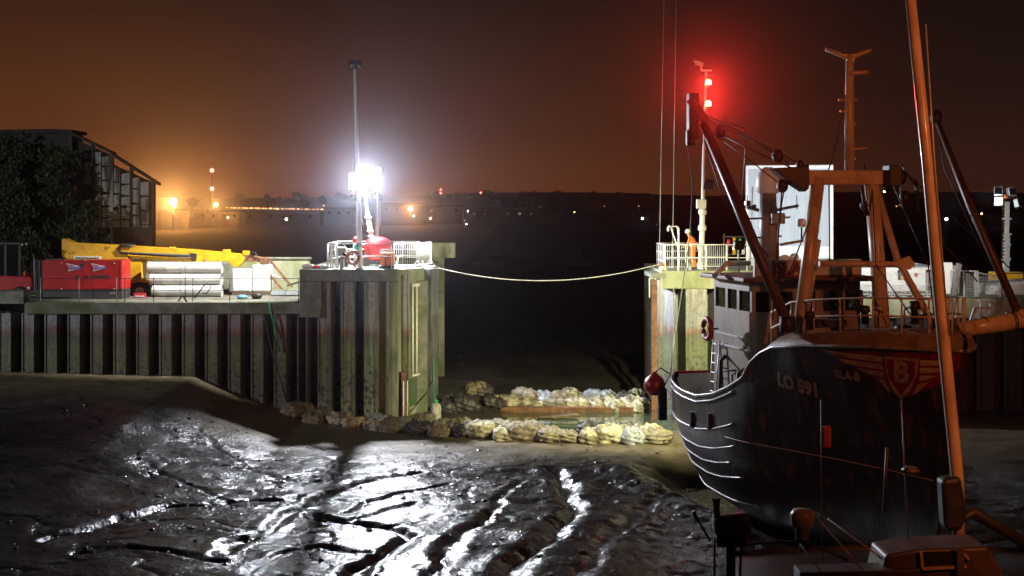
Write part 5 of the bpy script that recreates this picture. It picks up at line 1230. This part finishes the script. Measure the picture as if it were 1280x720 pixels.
MB().box(TL(934.5, 254, 40.4), (.16, .16, .16)).build('nav_light', M['red_paint'], TR, bevel=.02)
p_ = TL(1002, 300, 40.0); MB().tube([p_, p_ + Vector((0, 0, .42))], .03, 6).build('aerial_post', M['dark_metal'], TR)
MB().lathe(TL(1002, 284, 40.0), [(.11, 0), (.125, .05), (.125, .2), (.08, .27)], 14).build('small_radome', M['white_paint'], TR)
MB().bar(TL(975, 306, 40), TL(1008, 300, 40), .12, .08).build('radar_scanner', HOUSE, TR)
for p0, q0, r_ in ((981, 325, .17), (993, 321, .12)):
    MB().ball(TL(p0, q0, 40.0), r_, 12, (1, 1.2, 1)).build('searchlight', M['white_paint'], TR); MB().tube([TL(p0, q0, 40), TL(p0 + 2, 333, 40)], .04, 6).build('searchlight_stand', M['dark_metal'], TR)
# post, housing and lens for the light assumed on the roof's aft edge
l0 = TI @ ASSUMED2
MB().tube([(l0.x, l0.y, RZ), l0], .03, 6).build('assumed_light_post', M['galv'], TR)
h_ = MB().box(l0, (.2, .34, .26), Matrix.Rotation(R(20), 3, 'Y')).build('added_light_housing', M['dark_metal'], TR, bevel=.03)
MB().box(l0 + Vector((-.115, 0, -.03)), (.02, .28, .2), Matrix.Rotation(R(20), 3, 'Y')).build('lens', M['lamp_warm'], h_)

l0 = TI @ FILL6  # housing, lens and bracket for the added gantry light
h_ = MB().box(l0, (.2, .4, .28), Matrix.Rotation(R(20), 3, 'Y')).build('added_light_housing', M['dark_metal'], TR, bevel=.03)
MB().box(l0 + Vector((-.115, 0, -.03)), (.02, .34, .22), Matrix.Rotation(R(20), 3, 'Y')).build('lens', M['lamp_warm'], h_)
MB().bar(l0, TL(1066, 218, 36.5), .06).build('fill_light_bracket', M['dark_metal'], TR)
# gantry on the whaleback
GO = mat('cream_gantry_paint', (.62, .50, .38), (.46, .35, .25), .38, nscale=2.4, stretch=(1, 1, .5), coat=.2, c3=(.25, .12, .06), n3=3, lo3=.62, hi3=.75)
Yq = 36.0
def gt(name, p, r, m_=GO, n_=12): return MB().tube([TL(*q) for q in p], r, n_).build(name, m_, TR)
gt('gantry_leg', [(999, 418, 35.8), (1023, 222, 36.2)], .19); gt('gantry_leg', [(1003, 418, 37.3), (1021, 300, 36.4)], .12)
gt('gantry_leg', [(1104, 418, 36.2), (1089, 222, 36.6)], .21)
gt('gantry_brace', [(1094, 232, 36.5), (1122, 325, 36.2), (1170, 412, 35.4)], .10)
MB().bar(TL(1005, 222, 36.2), TL(1117, 222, 36.6), .34, .42).build('gantry_head', GO, TR, bevel=.05)
gt('gantry_rail', [(1024, 329.5, 36.0), (1142, 330.5, 36.2)], .085)
MB().prism([TL(1108, 330, 36.1), TL(1135, 320, 36.1), TL(1142, 331, 36.1), TL(1135, 337, 36.1)], (0.1, 0, 0)).build('gusset', GO, TR)
for pp in ([(945, 210), (985, 208), (1012, 205), (1012, 235), (985, 240), (958, 222)], [(1112, 206), (1128, 206), (1128, 233), (1112, 233)]):
    pp = [(p if p > 1000 else p + 22, q) for p, q in pp]
    MB().prism([TL(p, q, 36.0) for p, q in pp], (-.4, 0, 0)).build('gallows_block', M['black'], TR, bevel=.03)
gt('mast', [(1062, 215, 36.4), (1062, 68, 36.4)], [.15, .11])
gt('mast_arm', [(1062, 76, 36.4), (1055, 70, 36.4), (1032, 61.5, 36.4)], [.07, .07, .05]); gt('mast_arm', [(1062, 76, 36.4), (1068, 70, 36.4), (1089, 62.5, 36.4)], [.07, .07, .05])
MB().prism([TL(p, q, 36.4) for p, q in ((1055, 68), (1069, 68), (1065, 82), (1059, 82))], (.06, 0, 0)).build('gusset', GO, TR)
for q, l_, r_ in ((92, 1062, 1085), (125, 1048, 1072), (139, 1050, 1067), (155, 1062, 1070), (187, 1060, 1084)):
    gt('mast_step', [(l_, q, 36.3), (r_, q - (2 if q in (92, 187) else 0), 36.3)], .035 if q != 92 else .06, GO, 6)
gt('ladder_rail', [(1056.5, 200, 36.3), (1057, 118, 36.3)], .025, M['galv'], 6)
for q in (196, 180): MB().prism([TL(1062, q + 8, 36.4), TL(1069, q + 20, 36.4), TL(1062, q + 20, 36.4)], (.08, 0, 0)).build('gusset', GO, TR)
# starboard derrick with its head block
DR = mat('dark_red_brown_paint', (.085, .045, .034), (.05, .03, .026), .45, nscale=3)
gt('derrick', [(984, 404, 35.6), (930, 275, 37), (880, 155, 38.3)], [.15, .165, .13], DR)
gt('derrick_foot', [(984, 395, 35.6), (984, 415, 35.6)], .22, M['black'])
MB().box(TL(866, 145, 38.4), (.3, .32, 1.4)).build('head_block', M['black'], TR, bevel=.05)
MB().box(TL(863, 172, 38.4), (.22, .26, .5)).build('hook_block', M['black'], TR, bevel=.06)
MB().bar(TL(862, 124, 38.4), TL(884, 152, 38.3), .26).build('derrick_head', DR, TR, bevel=.03)
# blocks and wires
for k, (p_, q, Yb) in enumerate(((972, 195, 36.6), (978, 232, 36.4), (900, 164, 38), (1126, 222, 36.4), (1131, 247, 36.4), (1080, 257, 36.4), (1000, 206, 36.4), (1070, 220, 36.4))):
    MB().ball(TL(p_, q, Yb), .17 if k < 5 else .12, 10, (1, 1, 1.25)).build('pulley_block', M['black'], TR)
WR = M['wire']
for pts_ in ([(884, 150, 38.3), (945, 178, 37), (985, 203, 36.4)], [(893, 164, 38.2), (940, 188, 37), (990, 210, 36.4)], [(882, 160, 38.3), (930, 195, 37.3), (978, 232, 36.4)],
             [(905, 152, 38), (930, 160, 38), (932, 185, 38), (928, 250, 38)], [(978, 232, 36.4), (972, 300, 36.2), (966, 400, 35.8)], [(986, 205, 36.4), (976, 260, 37), (970, 330, 38)],
             [(1062, 100, 36.4), (1040, 200, 36.3), (1018, 260, 36), (985, 345, 35.8)], [(1126, 205, 36.4), (1155, 250, 36), (1175, 300, 35), (1222, 352, 34)],
             [(1128, 212, 36.4), (1190, 270, 38), (1262, 335, 40)], [(1090, 225, 36.5), (1094, 330, 35.5), (1146, 405, 34.5)], [(1126, 250, 36.4), (1126, 222, 36.4)],
             [(1080, 205, 36.4), (1084, 250, 36.4), (1080, 262, 36.4)], [(1036, 215, 36.3), (1037, 330, 36.1)], [(1116, 230, 36.4), (1160, 330, 35.5), (1170, 412, 34.8)],
             [(880, 175, 38.3), (905, 250, 38), (960, 320, 38)], [(886, 145, 38.3), (1000, 205, 36.4)]):
    gt('rigging_wire', pts_, .020, WR, 5)
# thick chains hanging from the gantry
for (p_, q0, q1) in ((1147, 225, 262), (1080, 232, 270)):
    gt('hanging_chain', [(p_ - 3, q0, 36.2), (p_, (q0 + q1) / 2, 36.2), (p_ + 4, q1, 36.2)], [.05, .06, .09], M['black'], 6)
# foredeck rails
rail_q = [.52, .60, .68, .76, .84, .90, .95, .985]
def rp(q, s_, h_): return Vector((xl(q, 1) - .15, s_ * max(gun(q) * .82 - .05, .1), zg(q) + .33 + h_ * .92))
for s_ in (-1, 1):
    for h_ in (.5, 1.0): MB().tube([rp(q, s_, h_) for q in rail_q], .028, 6).build('deck_rail', GO, TR)
    for q in rail_q: MB().tube([rp(q, s_, 0), rp(q, s_, 1.0)], .028, 6).build('rail_post', GO, TR)
# deck fittings on the whaleback
MB().lathe(hp(.80, 1, 1, -2.0) + Vector((0, 0, .1)), [(.18, 0), (.16, .3), (.24, .34), (.2, .42)], 14).build('bollard', M['dark_metal'], TR)
for (p_, q, Yb, h_) in ((1097, 408, 34, .5), (1143, 405, 33.4, .6), (1081, 405, 35, .5), (1012, 412, 35, .5)):
    MB().lathe(TL(p_, q, Yb), [(.11, 0), (.1, h_ * .6), (.15, h_ * .7), (.12, h_)], 12).build('vent', M['black'] if p_ != 1097 else GO, TR)
MB().box(TL(1035, 404, 35.5), (.5, .9, .2)).build('hatch', M['black'], TR, bevel=.03)

# things hung on the boat
c = A(818, 481, 44.2); t = wthing('buoy', 'round dark red buoy hanging over the trawler stern rail', 'buoy', c)
MB().lathe(c, [(.05, -.36), (.2, -.34), (.36, -.16), (.38, 0), (.32, .2), (.14, .36), (.07, .44)], 20).build('float', mat('dark_red_rubber', (.28, .02, .02), (.18, .015, .015), .35, nscale=4), t)
MB().tube([c + Vector((0, 0, .42)), c + Vector((.2, -.1, .6)), c + Vector((.48, -.3, .42))], .025, 6).build('lanyard', M['black'], t)
c = A(828, 505, 43.8); t = wthing('tyre_fender', 'black block fender hanging below the red buoy at the trawler stern', 'fender', c)
MB().box(c, (.3, .3, 1.1)).build('block', M['black'], t, bevel=.06)
MB().tube([c + Vector((0, 0, .5)), c + Vector((.25, -.1, 1.0))], .02, 6).build('lanyard', M['black'], t)
c = TM @ Vector((WHX0 + 1.1, WY0 - .12, 5.0)); c = A(884, 411, 40.1); t = wthing('lifebuoy', 'dark red lifebuoy mounted on the starboard side of the wheelhouse', 'lifebuoy', c)
MB().torus(c, .31, .085, (.97, .25, 0), 26, 10).build('ring', mat('lifebuoy_red', (.35, .03, .025), (.28, .025, .02), .5, nscale=6), t)
MB().torus(c, .31, .09, (.97, .25, 0), 4, 10, 30, 60).build('band', M['white_paint'], t)
MB().tube([c + Vector((.05, 0, 0)), c + Vector((.35, 0.05, 0))], .03, 6).build('bracket', M['dark_metal'], t)

# orange boom of the next boat resting past the bow, and the dark spar beside it
t = wthing('boat_spar', 'thick orange lit spar jutting in from the right past the trawler bow', 'spar', A(1290, 396, 34))
MB().tube([A(1196, 413, 33.8), A(1240, 406, 34), A(1330, 390, 34.4)], [.19, .23, .25], 14).build('spar', GO, t)
for p_, q in ((1232, 407), (1268, 401)): MB().torus(A(p_, q, 34), .235, .02, (1, .05, .17), 18, 6).build('band', M['dark_metal'], t)
MB().ball(A(1277, 392, 34.0), .12, 10).build('fitting', GO, t)
t = wthing('boat_spar', 'long dark derrick spar slanting down to the right edge of the view', 'spar', A(1278, 405, 36))
MB().tube([A(1170, 148, 39), A(1215, 262, 37.6), A(1282, 412, 36)], [.08, .125, .12], 12).build('spar', DR, t)
MB().ball(A(1170, 147, 39), .18, 10, (1, 1, 1.4)).build('head_block', M['black'], t)
MB().tube([A(1170, 147, 39), A(1180, 210, 38.6), A(1235, 330, 37)], .018, 5).build('wire', WR, t)

# ------------------------------------------------------------------ moored yacht nearest the camera
YY = 22.4
t = wthing('moored_yacht', 'dark yacht in the bottom right corner with a tall orange lit leaning mast', 'yacht', (8.2, YY, 0))
NAVY = mat('dark_yacht_hull', (.012, .012, .016), (.02, .018, .02), .35, nscale=2)
DECK = mat('drab_yacht_deck', (.13, .09, .07), (.08, .058, .045), .5, nscale=3)
st = []
for i in range(25):
    k = i / 24; x = 3.9 + k * 9.6; hw = 1.55 * (math.sin(math.pi * min(1, .25 + k * .8)) ** .6 if k < .95 else .3) * (.75 + .25 * min(1, k * 4)); zt = 2.62 + .25 * (k - .4) ** 2
    st.append((x, max(hw, .1), zt))
mb = MB(); rows = []
for x, hw, zt in st:
    rows.append([mb.bm.verts.new((x, YY + s_ * hw * f_, zt * g_ + (1 - g_) * .35)) for s_, f_, g_ in ((-1, 1, 1), (-1, .97, .8), (-1, .85, .55), (-1, .5, .2), (-1, .1, 0), (1, .1, 0), (1, .5, .2), (1, .85, .55), (1, .97, .8), (1, 1, 1))])
for a_, b_ in zip(rows, rows[1:]):
    for i in range(9): mb._f([a_[i], a_[i + 1], b_[i + 1], b_[i]], True)
mb._f(rows[0]); mb._f(rows[-1][::-1]); mb.build('hull', NAVY, t)
mb = MB()
for (xa, ha, za), (xb, hb2, zb) in zip(st, st[1:]): mb.quad((xa, YY - ha + .02, za - .05), (xb, YY - hb2 + .02, zb - .05), (xb, YY + hb2 - .02, zb - .05), (xa, YY + ha - .02, za - .05))
mb.build('deck', NAVY, t)
Yk = 21.4
def yp(name, pp, Y, dep, m_, bevel=.02): return MB().prism(*pxprism(pp, Y, dep)).build(name, m_, t, bevel=bevel)
yp('cabin', [(1108, 694), (1148, 687), (1235, 684), (1250, 708), (1262, 730), (1100, 730)], Yk, .9, DECK, .05)
yp('coaming', [(1000, 716), (1150, 712), (1150, 736), (1000, 736)], Yk - .2, .5, DECK)
yp('hatch', [(1153, 691), (1200, 690), (1211, 698), (1207, 707), (1153, 709)], Yk - .05, .05, M['black'], 0)
for p0, q0, p1, q1 in ((1151, 690, 1153, 710), (1153, 711, 1208, 708), (1201, 688, 1211, 699)):
    MB().bar(A(p0, q0, Yk - .07), A(p1, q1, Yk - .07), .045).build('hatch_trim', mat('varnished_trim', (.75, .5, .3), (.6, .38, .2), .3, nscale=6) if p0 == 1151 else bpy.data.materials['varnished_trim'], t)
yp('companion_board', [(1196, 684), (1206, 684), (1206, 730), (1196, 730)], Yk - .15, .06, M['wood'])
# mast leaning left, out of the top of the picture
MB().tube([A(1199, 690, 23.4), A(1197, 600, 23.4), A(1180, 430, 23.4), A(1160, 210, 23.4), A(1126, -120, 23.4)], [.115, .115, .115, .105, .09], 14).build('mast', GO, t)
MB().tube([A(1157, 30, 23.3), A(1168, 200, 23.3), A(1186, 420, 23.3)], .015, 5).build('halyard', M['galv'], t)
yp('stowed_sail', [(1178, 600), (1202, 596), (1210, 640), (1204, 664), (1182, 664)], 23.2, .4, M['black'], .08)
MB().tube([A(1182, 660, 23.3), A(1216, 640, 23.4), A(1300, 690, 23.6)], [.1, .11, .1], 10).build('boom', M['black'], t)
# outboard motor on the pushpit and a second small one
c = A(914, 655, 21.8)
mo = MB().box(c, (.62, .42, .38), Matrix.Rotation(R(-6), 3, 'Y')).build('outboard_cowl', mat('grey_brown_cowl', (.2, .11, .08), (.15, .085, .065), .4, nscale=4, coat=.3), t, bevel=.09)
sub(mo, MB().box(c + Vector((-.02, 0, -.26)), (.5, .34, .2)), 'lower_cowl', M['black'], bevel=.04)
sub(mo, MB().tube([A(897, 664, 21.7), A(895.5, 628, 21.7), A(895, 622, 21.7)], [.05, .06, .085], 10), 'tiller', mat('tiller_grip', (.28, .13, .09), (.2, .1, .07), .5, nscale=6))
sub(mo, MB().box(c + Vector((.0, .1, -.75)), (.16, .2, .8)), 'shaft', M['black'], bevel=.03)
c = A(1003, 652, 21.9)
wm = MB().lathe(c, [(.12, -.3), (.13, -.1), (.2, -.06), (.21, .12), (.16, .2), (.05, .22)], 16).build('winch', mat('winch_bronze', (.36, .24, .17), (.3, .2, .14), .4, nscale=5), t)
for pts_ in ([(893, 672, 21.7), (893, 722, 21.6)], [(927, 676, 21.8), (925, 722, 21.6)], [(893, 676, 21.7), (927, 680, 21.8), (1003, 676, 21.9), (1060, 700, 21.5)]):
    MB().tube([A(*p) for p in pts_], .022, 6).build('pushpit', M['galv'] if len(pts_) == 3 else M['dark_metal'], t)
for pts_ in ([(1016, 640, 21.9), (1082, 717, 21.2)], [(1034, 648, 22.4), (1128, 717, 21.4)], [(1000, 680, 21.6), (1030, 720, 21.2)]):
    MB().tube([A(*p) for p in pts_], .014, 6).build('stay', GO, t)
MB().tube([A(1136, 706, 22), A(1127, 500, 22)], .013, 6).build('whip_aerial', DR, t)
MB().tube([A(1028, 700, 22.2), A(1026, 500, 22.2)], .010, 6).build('whip_aerial', DR, t)
MB().box(A(1033, 546, 22.2), (.16, .12, .38)).build('rolled_flag', mat('dark_red_cloth', (.3, .05, .035), (.2, .03, .025), .8, nscale=6), t, bevel=.04)
MB().tube([A(1105, 640, 22), A(1109, 560, 22)], .03, 6).build('self_steering_post', M['dark_metal'], t)
MB().lathe(A(1138, 590, 22), [(.14, 0), (.16, .03), (.1, .09)], 12).build('dish', DECK, t)
MB().tube([A(1002, 690, 21.9), A(1001, 664, 21.9)], .03, 6).build('winch_post', M['dark_metal'], t)
t2 = wthing('boat_hook', 'thin orange handled boat hook leaning out at the yacht stern', 'boat hook', A(886, 678, 21.5))
MB().tube([A(866, 640, 21.5), A(888, 676, 21.5)], .022, 6).build('shaft', M['black'], t2); MB().tube([A(866, 639, 21.5), A(872, 650, 21.5)], .035, 8).build('handle', mat('orange_handle', (.5, .12, .04), None, .5), t2)
# black dinghy lying astern of the yacht on the mud
t2 = wthing('rubber_dinghy', 'black rubber dinghy on the mud at the bottom of the view', 'dinghy', (4.3, 26.2, .3))
MB().tube([(2.3, 26.6, .75), (2.7, 25.6, .6), (4.0, 25.2, .6), (6.6, 25.3, .62), (6.9, 26.3, .62), (6.6, 27.2, .62), (4.0, 27.2, .62), (2.7, 27.2, .62), (2.3, 26.6, .75)], .34, 12).build('tube', M['black'], t2)
MB().bb(2.8, 6.6, 25.4, 27.1, .25, .45).build('floor', M['black'], t2)

# ------------------------------------------------------------------ far shore: buildings, lamps, trees
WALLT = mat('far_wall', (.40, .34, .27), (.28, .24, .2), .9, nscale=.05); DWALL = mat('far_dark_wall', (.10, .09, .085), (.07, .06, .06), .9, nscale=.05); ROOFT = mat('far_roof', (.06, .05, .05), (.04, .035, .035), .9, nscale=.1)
def house(label, p0, p1, q0, q1, Y, mt=WALLT, ridge=3, win=0, name='far_building'):
    x0, x1 = wx(p0, Y), wx(p1, Y); z1 = wz(q0, Y)
    t = wthing(name, label, 'building', ((x0 + x1) / 2, Y, 0)); dep = 14
    MB().bb(x0, x1, Y, Y + dep, -.5, z1).build('wall', mt, t)
    zr = wz(q0 - ridge, Y)
    MB().prism([Vector((x0 - .3, Y - .4, z1)), Vector((x0 - .3, Y + dep + .4, z1)), Vector((x0 - .3, Y + dep / 2, zr))], (x1 - x0 + .6, 0, 0)).build('roof', ROOFT, t)
    for k in range(win):
        xx = x0 + (x1 - x0) * (k + .5) / win; MB().bb(xx - .7, xx + .7, Y - .08, Y, z1 - 2.6, z1 - 1.2).build('window', M['glass'], t)
    return t
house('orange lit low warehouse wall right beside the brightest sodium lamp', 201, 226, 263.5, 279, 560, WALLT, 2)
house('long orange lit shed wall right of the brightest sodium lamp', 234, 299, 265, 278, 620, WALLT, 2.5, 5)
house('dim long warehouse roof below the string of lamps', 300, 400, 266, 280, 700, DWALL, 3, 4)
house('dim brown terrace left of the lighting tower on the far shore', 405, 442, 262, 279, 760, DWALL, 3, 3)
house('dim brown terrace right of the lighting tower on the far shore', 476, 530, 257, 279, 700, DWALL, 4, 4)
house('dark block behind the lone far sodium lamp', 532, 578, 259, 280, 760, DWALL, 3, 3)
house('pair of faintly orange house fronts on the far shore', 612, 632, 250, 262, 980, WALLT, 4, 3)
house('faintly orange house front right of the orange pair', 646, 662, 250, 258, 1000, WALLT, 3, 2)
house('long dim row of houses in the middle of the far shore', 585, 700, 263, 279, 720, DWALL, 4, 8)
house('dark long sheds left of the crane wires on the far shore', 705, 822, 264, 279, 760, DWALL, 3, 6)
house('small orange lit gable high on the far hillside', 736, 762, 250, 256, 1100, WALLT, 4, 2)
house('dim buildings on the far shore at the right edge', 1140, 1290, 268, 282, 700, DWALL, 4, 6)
def pole_lamp(label, px, py, Y, m_, r, power, color, name='street_lamp', group='street lamps on the far shore'):
    c = A(px, py, Y); t = wthing(name, label, 'street lamp', (c.x, c.y, 0), group)
    MB().tube([(c.x, Y + .3, 0), (c.x, Y + .3, c.z)], max(.06, r * .15), 6).build('pole', M['dark_metal'], t); MB().ball(c, r, 10).build('lamp_head', m_, t)
    if power:
        light('far_lamp_light', 'POINT', c + Vector((0, -r * 1.6 - .3, 0)), power * .25, color, radius=r)
        light('far_lamp_beam', 'SPOT', c + Vector((0, -r * 1.6 - .3, 0)), power * .8, color, (0, 0, 45), 60, .6, r)
SOD = (1, .42, .10)
pole_lamp('brightest sodium street lamp on the far shore, by the derelict barn', 216, 252, 520, M['lamp_sodium'], 1.5, 160000, SOD)
pole_lamp('small sodium lamp just below the brightest one on the far shore', 217.5, 258, 530, M['lamp_sodium'], .5, 0, SOD)
pole_lamp('second sodium lamp on the far shore, right of the brightest', 270, 256, 580, M['lamp_sodium'], .8, 50000, SOD)
pole_lamp('dim sodium lamp low on the long shed wall', 285, 272, 615, M['lamp_sodium'], .35, 0, SOD)
pole_lamp('sodium lamp on the far shore right of the lighting tower', 513, 261, 640, M['lamp_sodium'], 1.0, 60000, SOD)
pole_lamp('small sodium lamp low at the foot of the dark block', 538, 273, 650, M['lamp_sodium'], .35, 0, SOD)
pole_lamp('white lamp on the far flats left of the lighting tower', 358, 274, 640, M['lamp_white_far'], .5, 0, SOD)
pole_lamp('white lamp on the far flats left of the crane wires', 803, 273, 640, M['lamp_white_far'], .5, 0, SOD)
pole_lamp('white lamp on the far shore below the lone sodium lamp', 517, 270, 640, M['lamp_white_far'], .4, 0, SOD)
pole_lamp('faint white lamp on a mast in the middle of the far shore', 585, 264, 640, M['lamp_white_far'], .28, 0, SOD)
pole_lamp('faint white lamp low on the far shore right of the beam', 583, 280, 560, M['lamp_white_far'], .22, 0, SOD)
pole_lamp('white lamp on the far shore between the trawler mast and the right lighting tower', 1183, 274, 500, M['lamp_white_far'], .5, 0, SOD)
pole_lamp('dim sodium lamp on the far shore near the right lighting tower', 1227, 267, 640, M['lamp_sodium'], .3, 0, SOD)
DIM = emit('dim_orange_lamp_lit', (1, .42, .18), 2.2); DIM2 = emit('brighter_orange_lamp_lit', (1, .5, .2), 6)
for k in range(26):
    px = 284 + k * 4.9 + random.uniform(-1, 1); Yl = 860; c = A(px, 259.6 + k * .09 + random.uniform(-.2, .2), Yl)
    t = wthing('promenade_lamp', 'one of the string of small orange lamps along the far promenade', 'street lamp', (c.x, Yl, 0), 'string of far promenade lamps')
    MB().tube([(c.x, Yl, 0), (c.x, Yl, c.z)], .12, 5).build('pole', M['dark_metal'], t); MB().ball(c, random.uniform(.35, .7), 8, (2.2, 1, .8)).build('lamp_head', random.choice([DIM, DIM, DIM, DIM2]), t)
for label, px, ps, Y in (('slim far mast with two red lights above the sodium glow', 265, (213, 236), 600), ('short far mast with a red light in the middle of the far shore', 551, (237, 241.5), 900), ('far chimney with one red light on the hillside', 601, (241,), 900)):
    c = A(px, ps[0], Y); t = wthing('radio_mast', label, 'radio mast', (c.x, Y, 0)); MB().tube([(c.x, Y, 0), c], [.5, .12], 6).build('mast', M['dark_metal'], t)
    for q in ps: MB().ball(A(px, q, Y - 1), .95 if px < 300 else .55, 8).build('red_lens', emit('far_red_lit', (1, .06, .05), 22) if q == 213 else bpy.data.materials['far_red_lit'], t)
t = wthing('loading_crane', 'small orange lit dockside crane between the two sodium lamps', 'crane', (wx(258, 560), 560, 0))
for p0, q0, p1, q1 in ((256, 282, 256, 262), (264, 282, 264, 262), (254, 262, 268, 262), (258, 262, 252, 251), (262, 262, 252, 251), (252, 251, 249, 255)): MB().bar(A(p0, q0, 560), A(p1, q1, 560), .5).build('lattice_member', WALLT, t)
FARLEAF = mat('far_foliage', (.03, .035, .02), (.015, .018, .012), .9, nscale=.3)
for k, (px, py, w_, h_) in enumerate(((334, 248, 7, 9), (349, 250, 6, 6), (403, 250, 8, 7), (240, 252, 9, 8), (440, 248, 9, 6), (380, 252, 8, 4), (1245, 262, 14, 8), (690, 252, 10, 5), (302, 254, 8, 5))):
    Y = 900; c = A(px, py, Y); s_ = Y / F
    t = wthing('far_tree', ['tallest dark tree on the far skyline left of the tall pole', 'low round tree next to the tallest one on the far skyline', 'broad tree on the far skyline beside the tall pole', 'wide tree in the sodium glow on the far shore', 'dark tree behind the blazing lamp cluster', 'flat topped tree on the far skyline above the lamp string', 'broad dark tree near the right lighting tower', 'low tree clump on the far hill in the middle', 'small tree right of the red lit mast'][k], 'tree', (c.x, Y, 0), 'far skyline trees')
    foliage([(c.x, Y, c.z, w_ * s_ * .6, 3, h_ * s_ * .75), (c.x + w_ * s_ * .3, Y, c.z - h_ * s_ * .3, w_ * s_ * .5, 3, h_ * s_ * .5)], 420, 1.3, k + 20).build('crown', FARLEAF, t)
    MB().tube([(c.x, Y, 0), (c.x, Y, c.z)], [.5, .3], 6).build('trunk', BARK, t)
for k in range(16):       # trees along the ridge
    px = [300, 372, 425, 470, 545, 575, 610, 655, 668, 700, 742, 775, 806, 1150, 1205, 1262][k]; Y = 1480; x = wx(px, Y); zz = 25 + random.uniform(-1, 2); s_ = random.uniform(3, 6)
    t = wthing('ridge_tree', 'small dark tree standing on the far hill ridge', 'tree', (x, Y, 0), 'trees on the far ridge')
    foliage([(x, Y, zz, s_ * 1.6, 3, s_), (x + s_, Y, zz - 2, s_ * 1.4, 3, s_ * .8)], 160, 3.2, k + 60).build('crown', FARLEAF, t)
    MB().tube([(x, Y, 0), (x, Y, zz)], [.8, .4], 5).build('trunk', BARK, t)
for k in range(22):       # scattered lights
    px = random.choice([random.uniform(300, 420), random.uniform(560, 820), random.uniform(480, 580), random.uniform(1120, 1270)]); py = random.uniform(256, 274); Y = random.uniform(720, 1000); c = A(px, py, Y)
    t = wthing('distant_lamp', 'tiny dim orange lamp among the dark buildings of the far shore', 'street lamp', (c.x, Y, 0), 'scattered dim lamps of the far shore')
    MB().tube([(c.x, Y, 0), c], .1, 5).build('pole', M['dark_metal'], t); MB().ball(c, random.uniform(.25, .5), 8).build('lamp_head', random.choice([DIM, DIM, DIM2]), t)
# boats lying in the dark beyond the gap
for k, (px, py, Y, L_, lab) in enumerate(((628, 330, 190, 9, 'dim grey cabin boat lying in the dark beyond the channel'), (720, 335, 200, 6, 'small dark boat further right in the dark beyond the channel'))):
    x = wx(px, Y); t = wthing('far_boat', lab, 'boat', (x, Y, .2))
    MB().prism([Vector((x - L_ / 2, Y, .9)), Vector((x + L_ / 2 + .8, Y, 1.1)), Vector((x + L_ / 2 - .6, Y, .1)), Vector((x - L_ / 2 + .3, Y, .1))], (0, 2.4, 0)).build('hull', DWALL, t, bevel=.1)
    MB().bb(x - L_ * .3, x + L_ * .15, Y + .4, Y + 2.0, .9, 2.3).build('cabin', DWALL, t, bevel=.08)
    MB().bb(x - L_ * .25, x + L_ * .1, Y + .36, Y + .4, 1.5, 2.0).build('window', M['glass'], t)

# ------------------------------------------------------------------ unseen lamps outside the view; the right one assumed, the left added fill
for c, lab, mt in ((ASSUMED4, 'assumed sodium street lamp on the near quay right of the view', M['lamp_sodium']), (FILL5, 'white lamp added out of view on the left to light the quay wall', M['lamp_white_far'])):
    t = wthing('street_lamp', lab, 'street lamp', (c.x, c.y - 2.0, 0))
    MB().tube([(c.x, c.y - 2.0, -.5), (c.x, c.y - 2.0, c.z - .4), (c.x, c.y - 1.6, c.z), (c.x, c.y - .3, c.z + .1)], [.12, .08, .06, .05], 10).build('pole', M['galv'], t)
    h_ = MB().box(c + Vector((0, -.1, .08)), (.35, .8, .14)).build('lamp_head', M['grey_paint'], t, bevel=.04)
    sub(h_, MB().box(c + Vector((0, -.1, -.005)), (.28, .6, .03)), 'lens', mt)

# ------------------------------------------------------------------ night air
hz = bpy.data.materials.new('night_haze'); hz.use_nodes = True; t_ = hz.node_tree; t_.nodes.clear()
pv = t_.nodes.new('ShaderNodeVolumePrincipled'); om = t_.nodes.new('ShaderNodeOutputMaterial'); t_.links.new(pv.outputs[0], om.inputs['Volume'])
pv.inputs['Color'].default_value = (.8, .84, 1, 1); pv.inputs['Density'].default_value = .00021; pv.inputs['Anisotropy'].default_value = .955
hb_o = MB().bb(-1450, 1500, -40, 2000, -4, 45).build('haze', hz); hb_o['kind'] = 'stuff'

for o in list(bpy.data.objects):
    if '_w' in o: del o['_w']
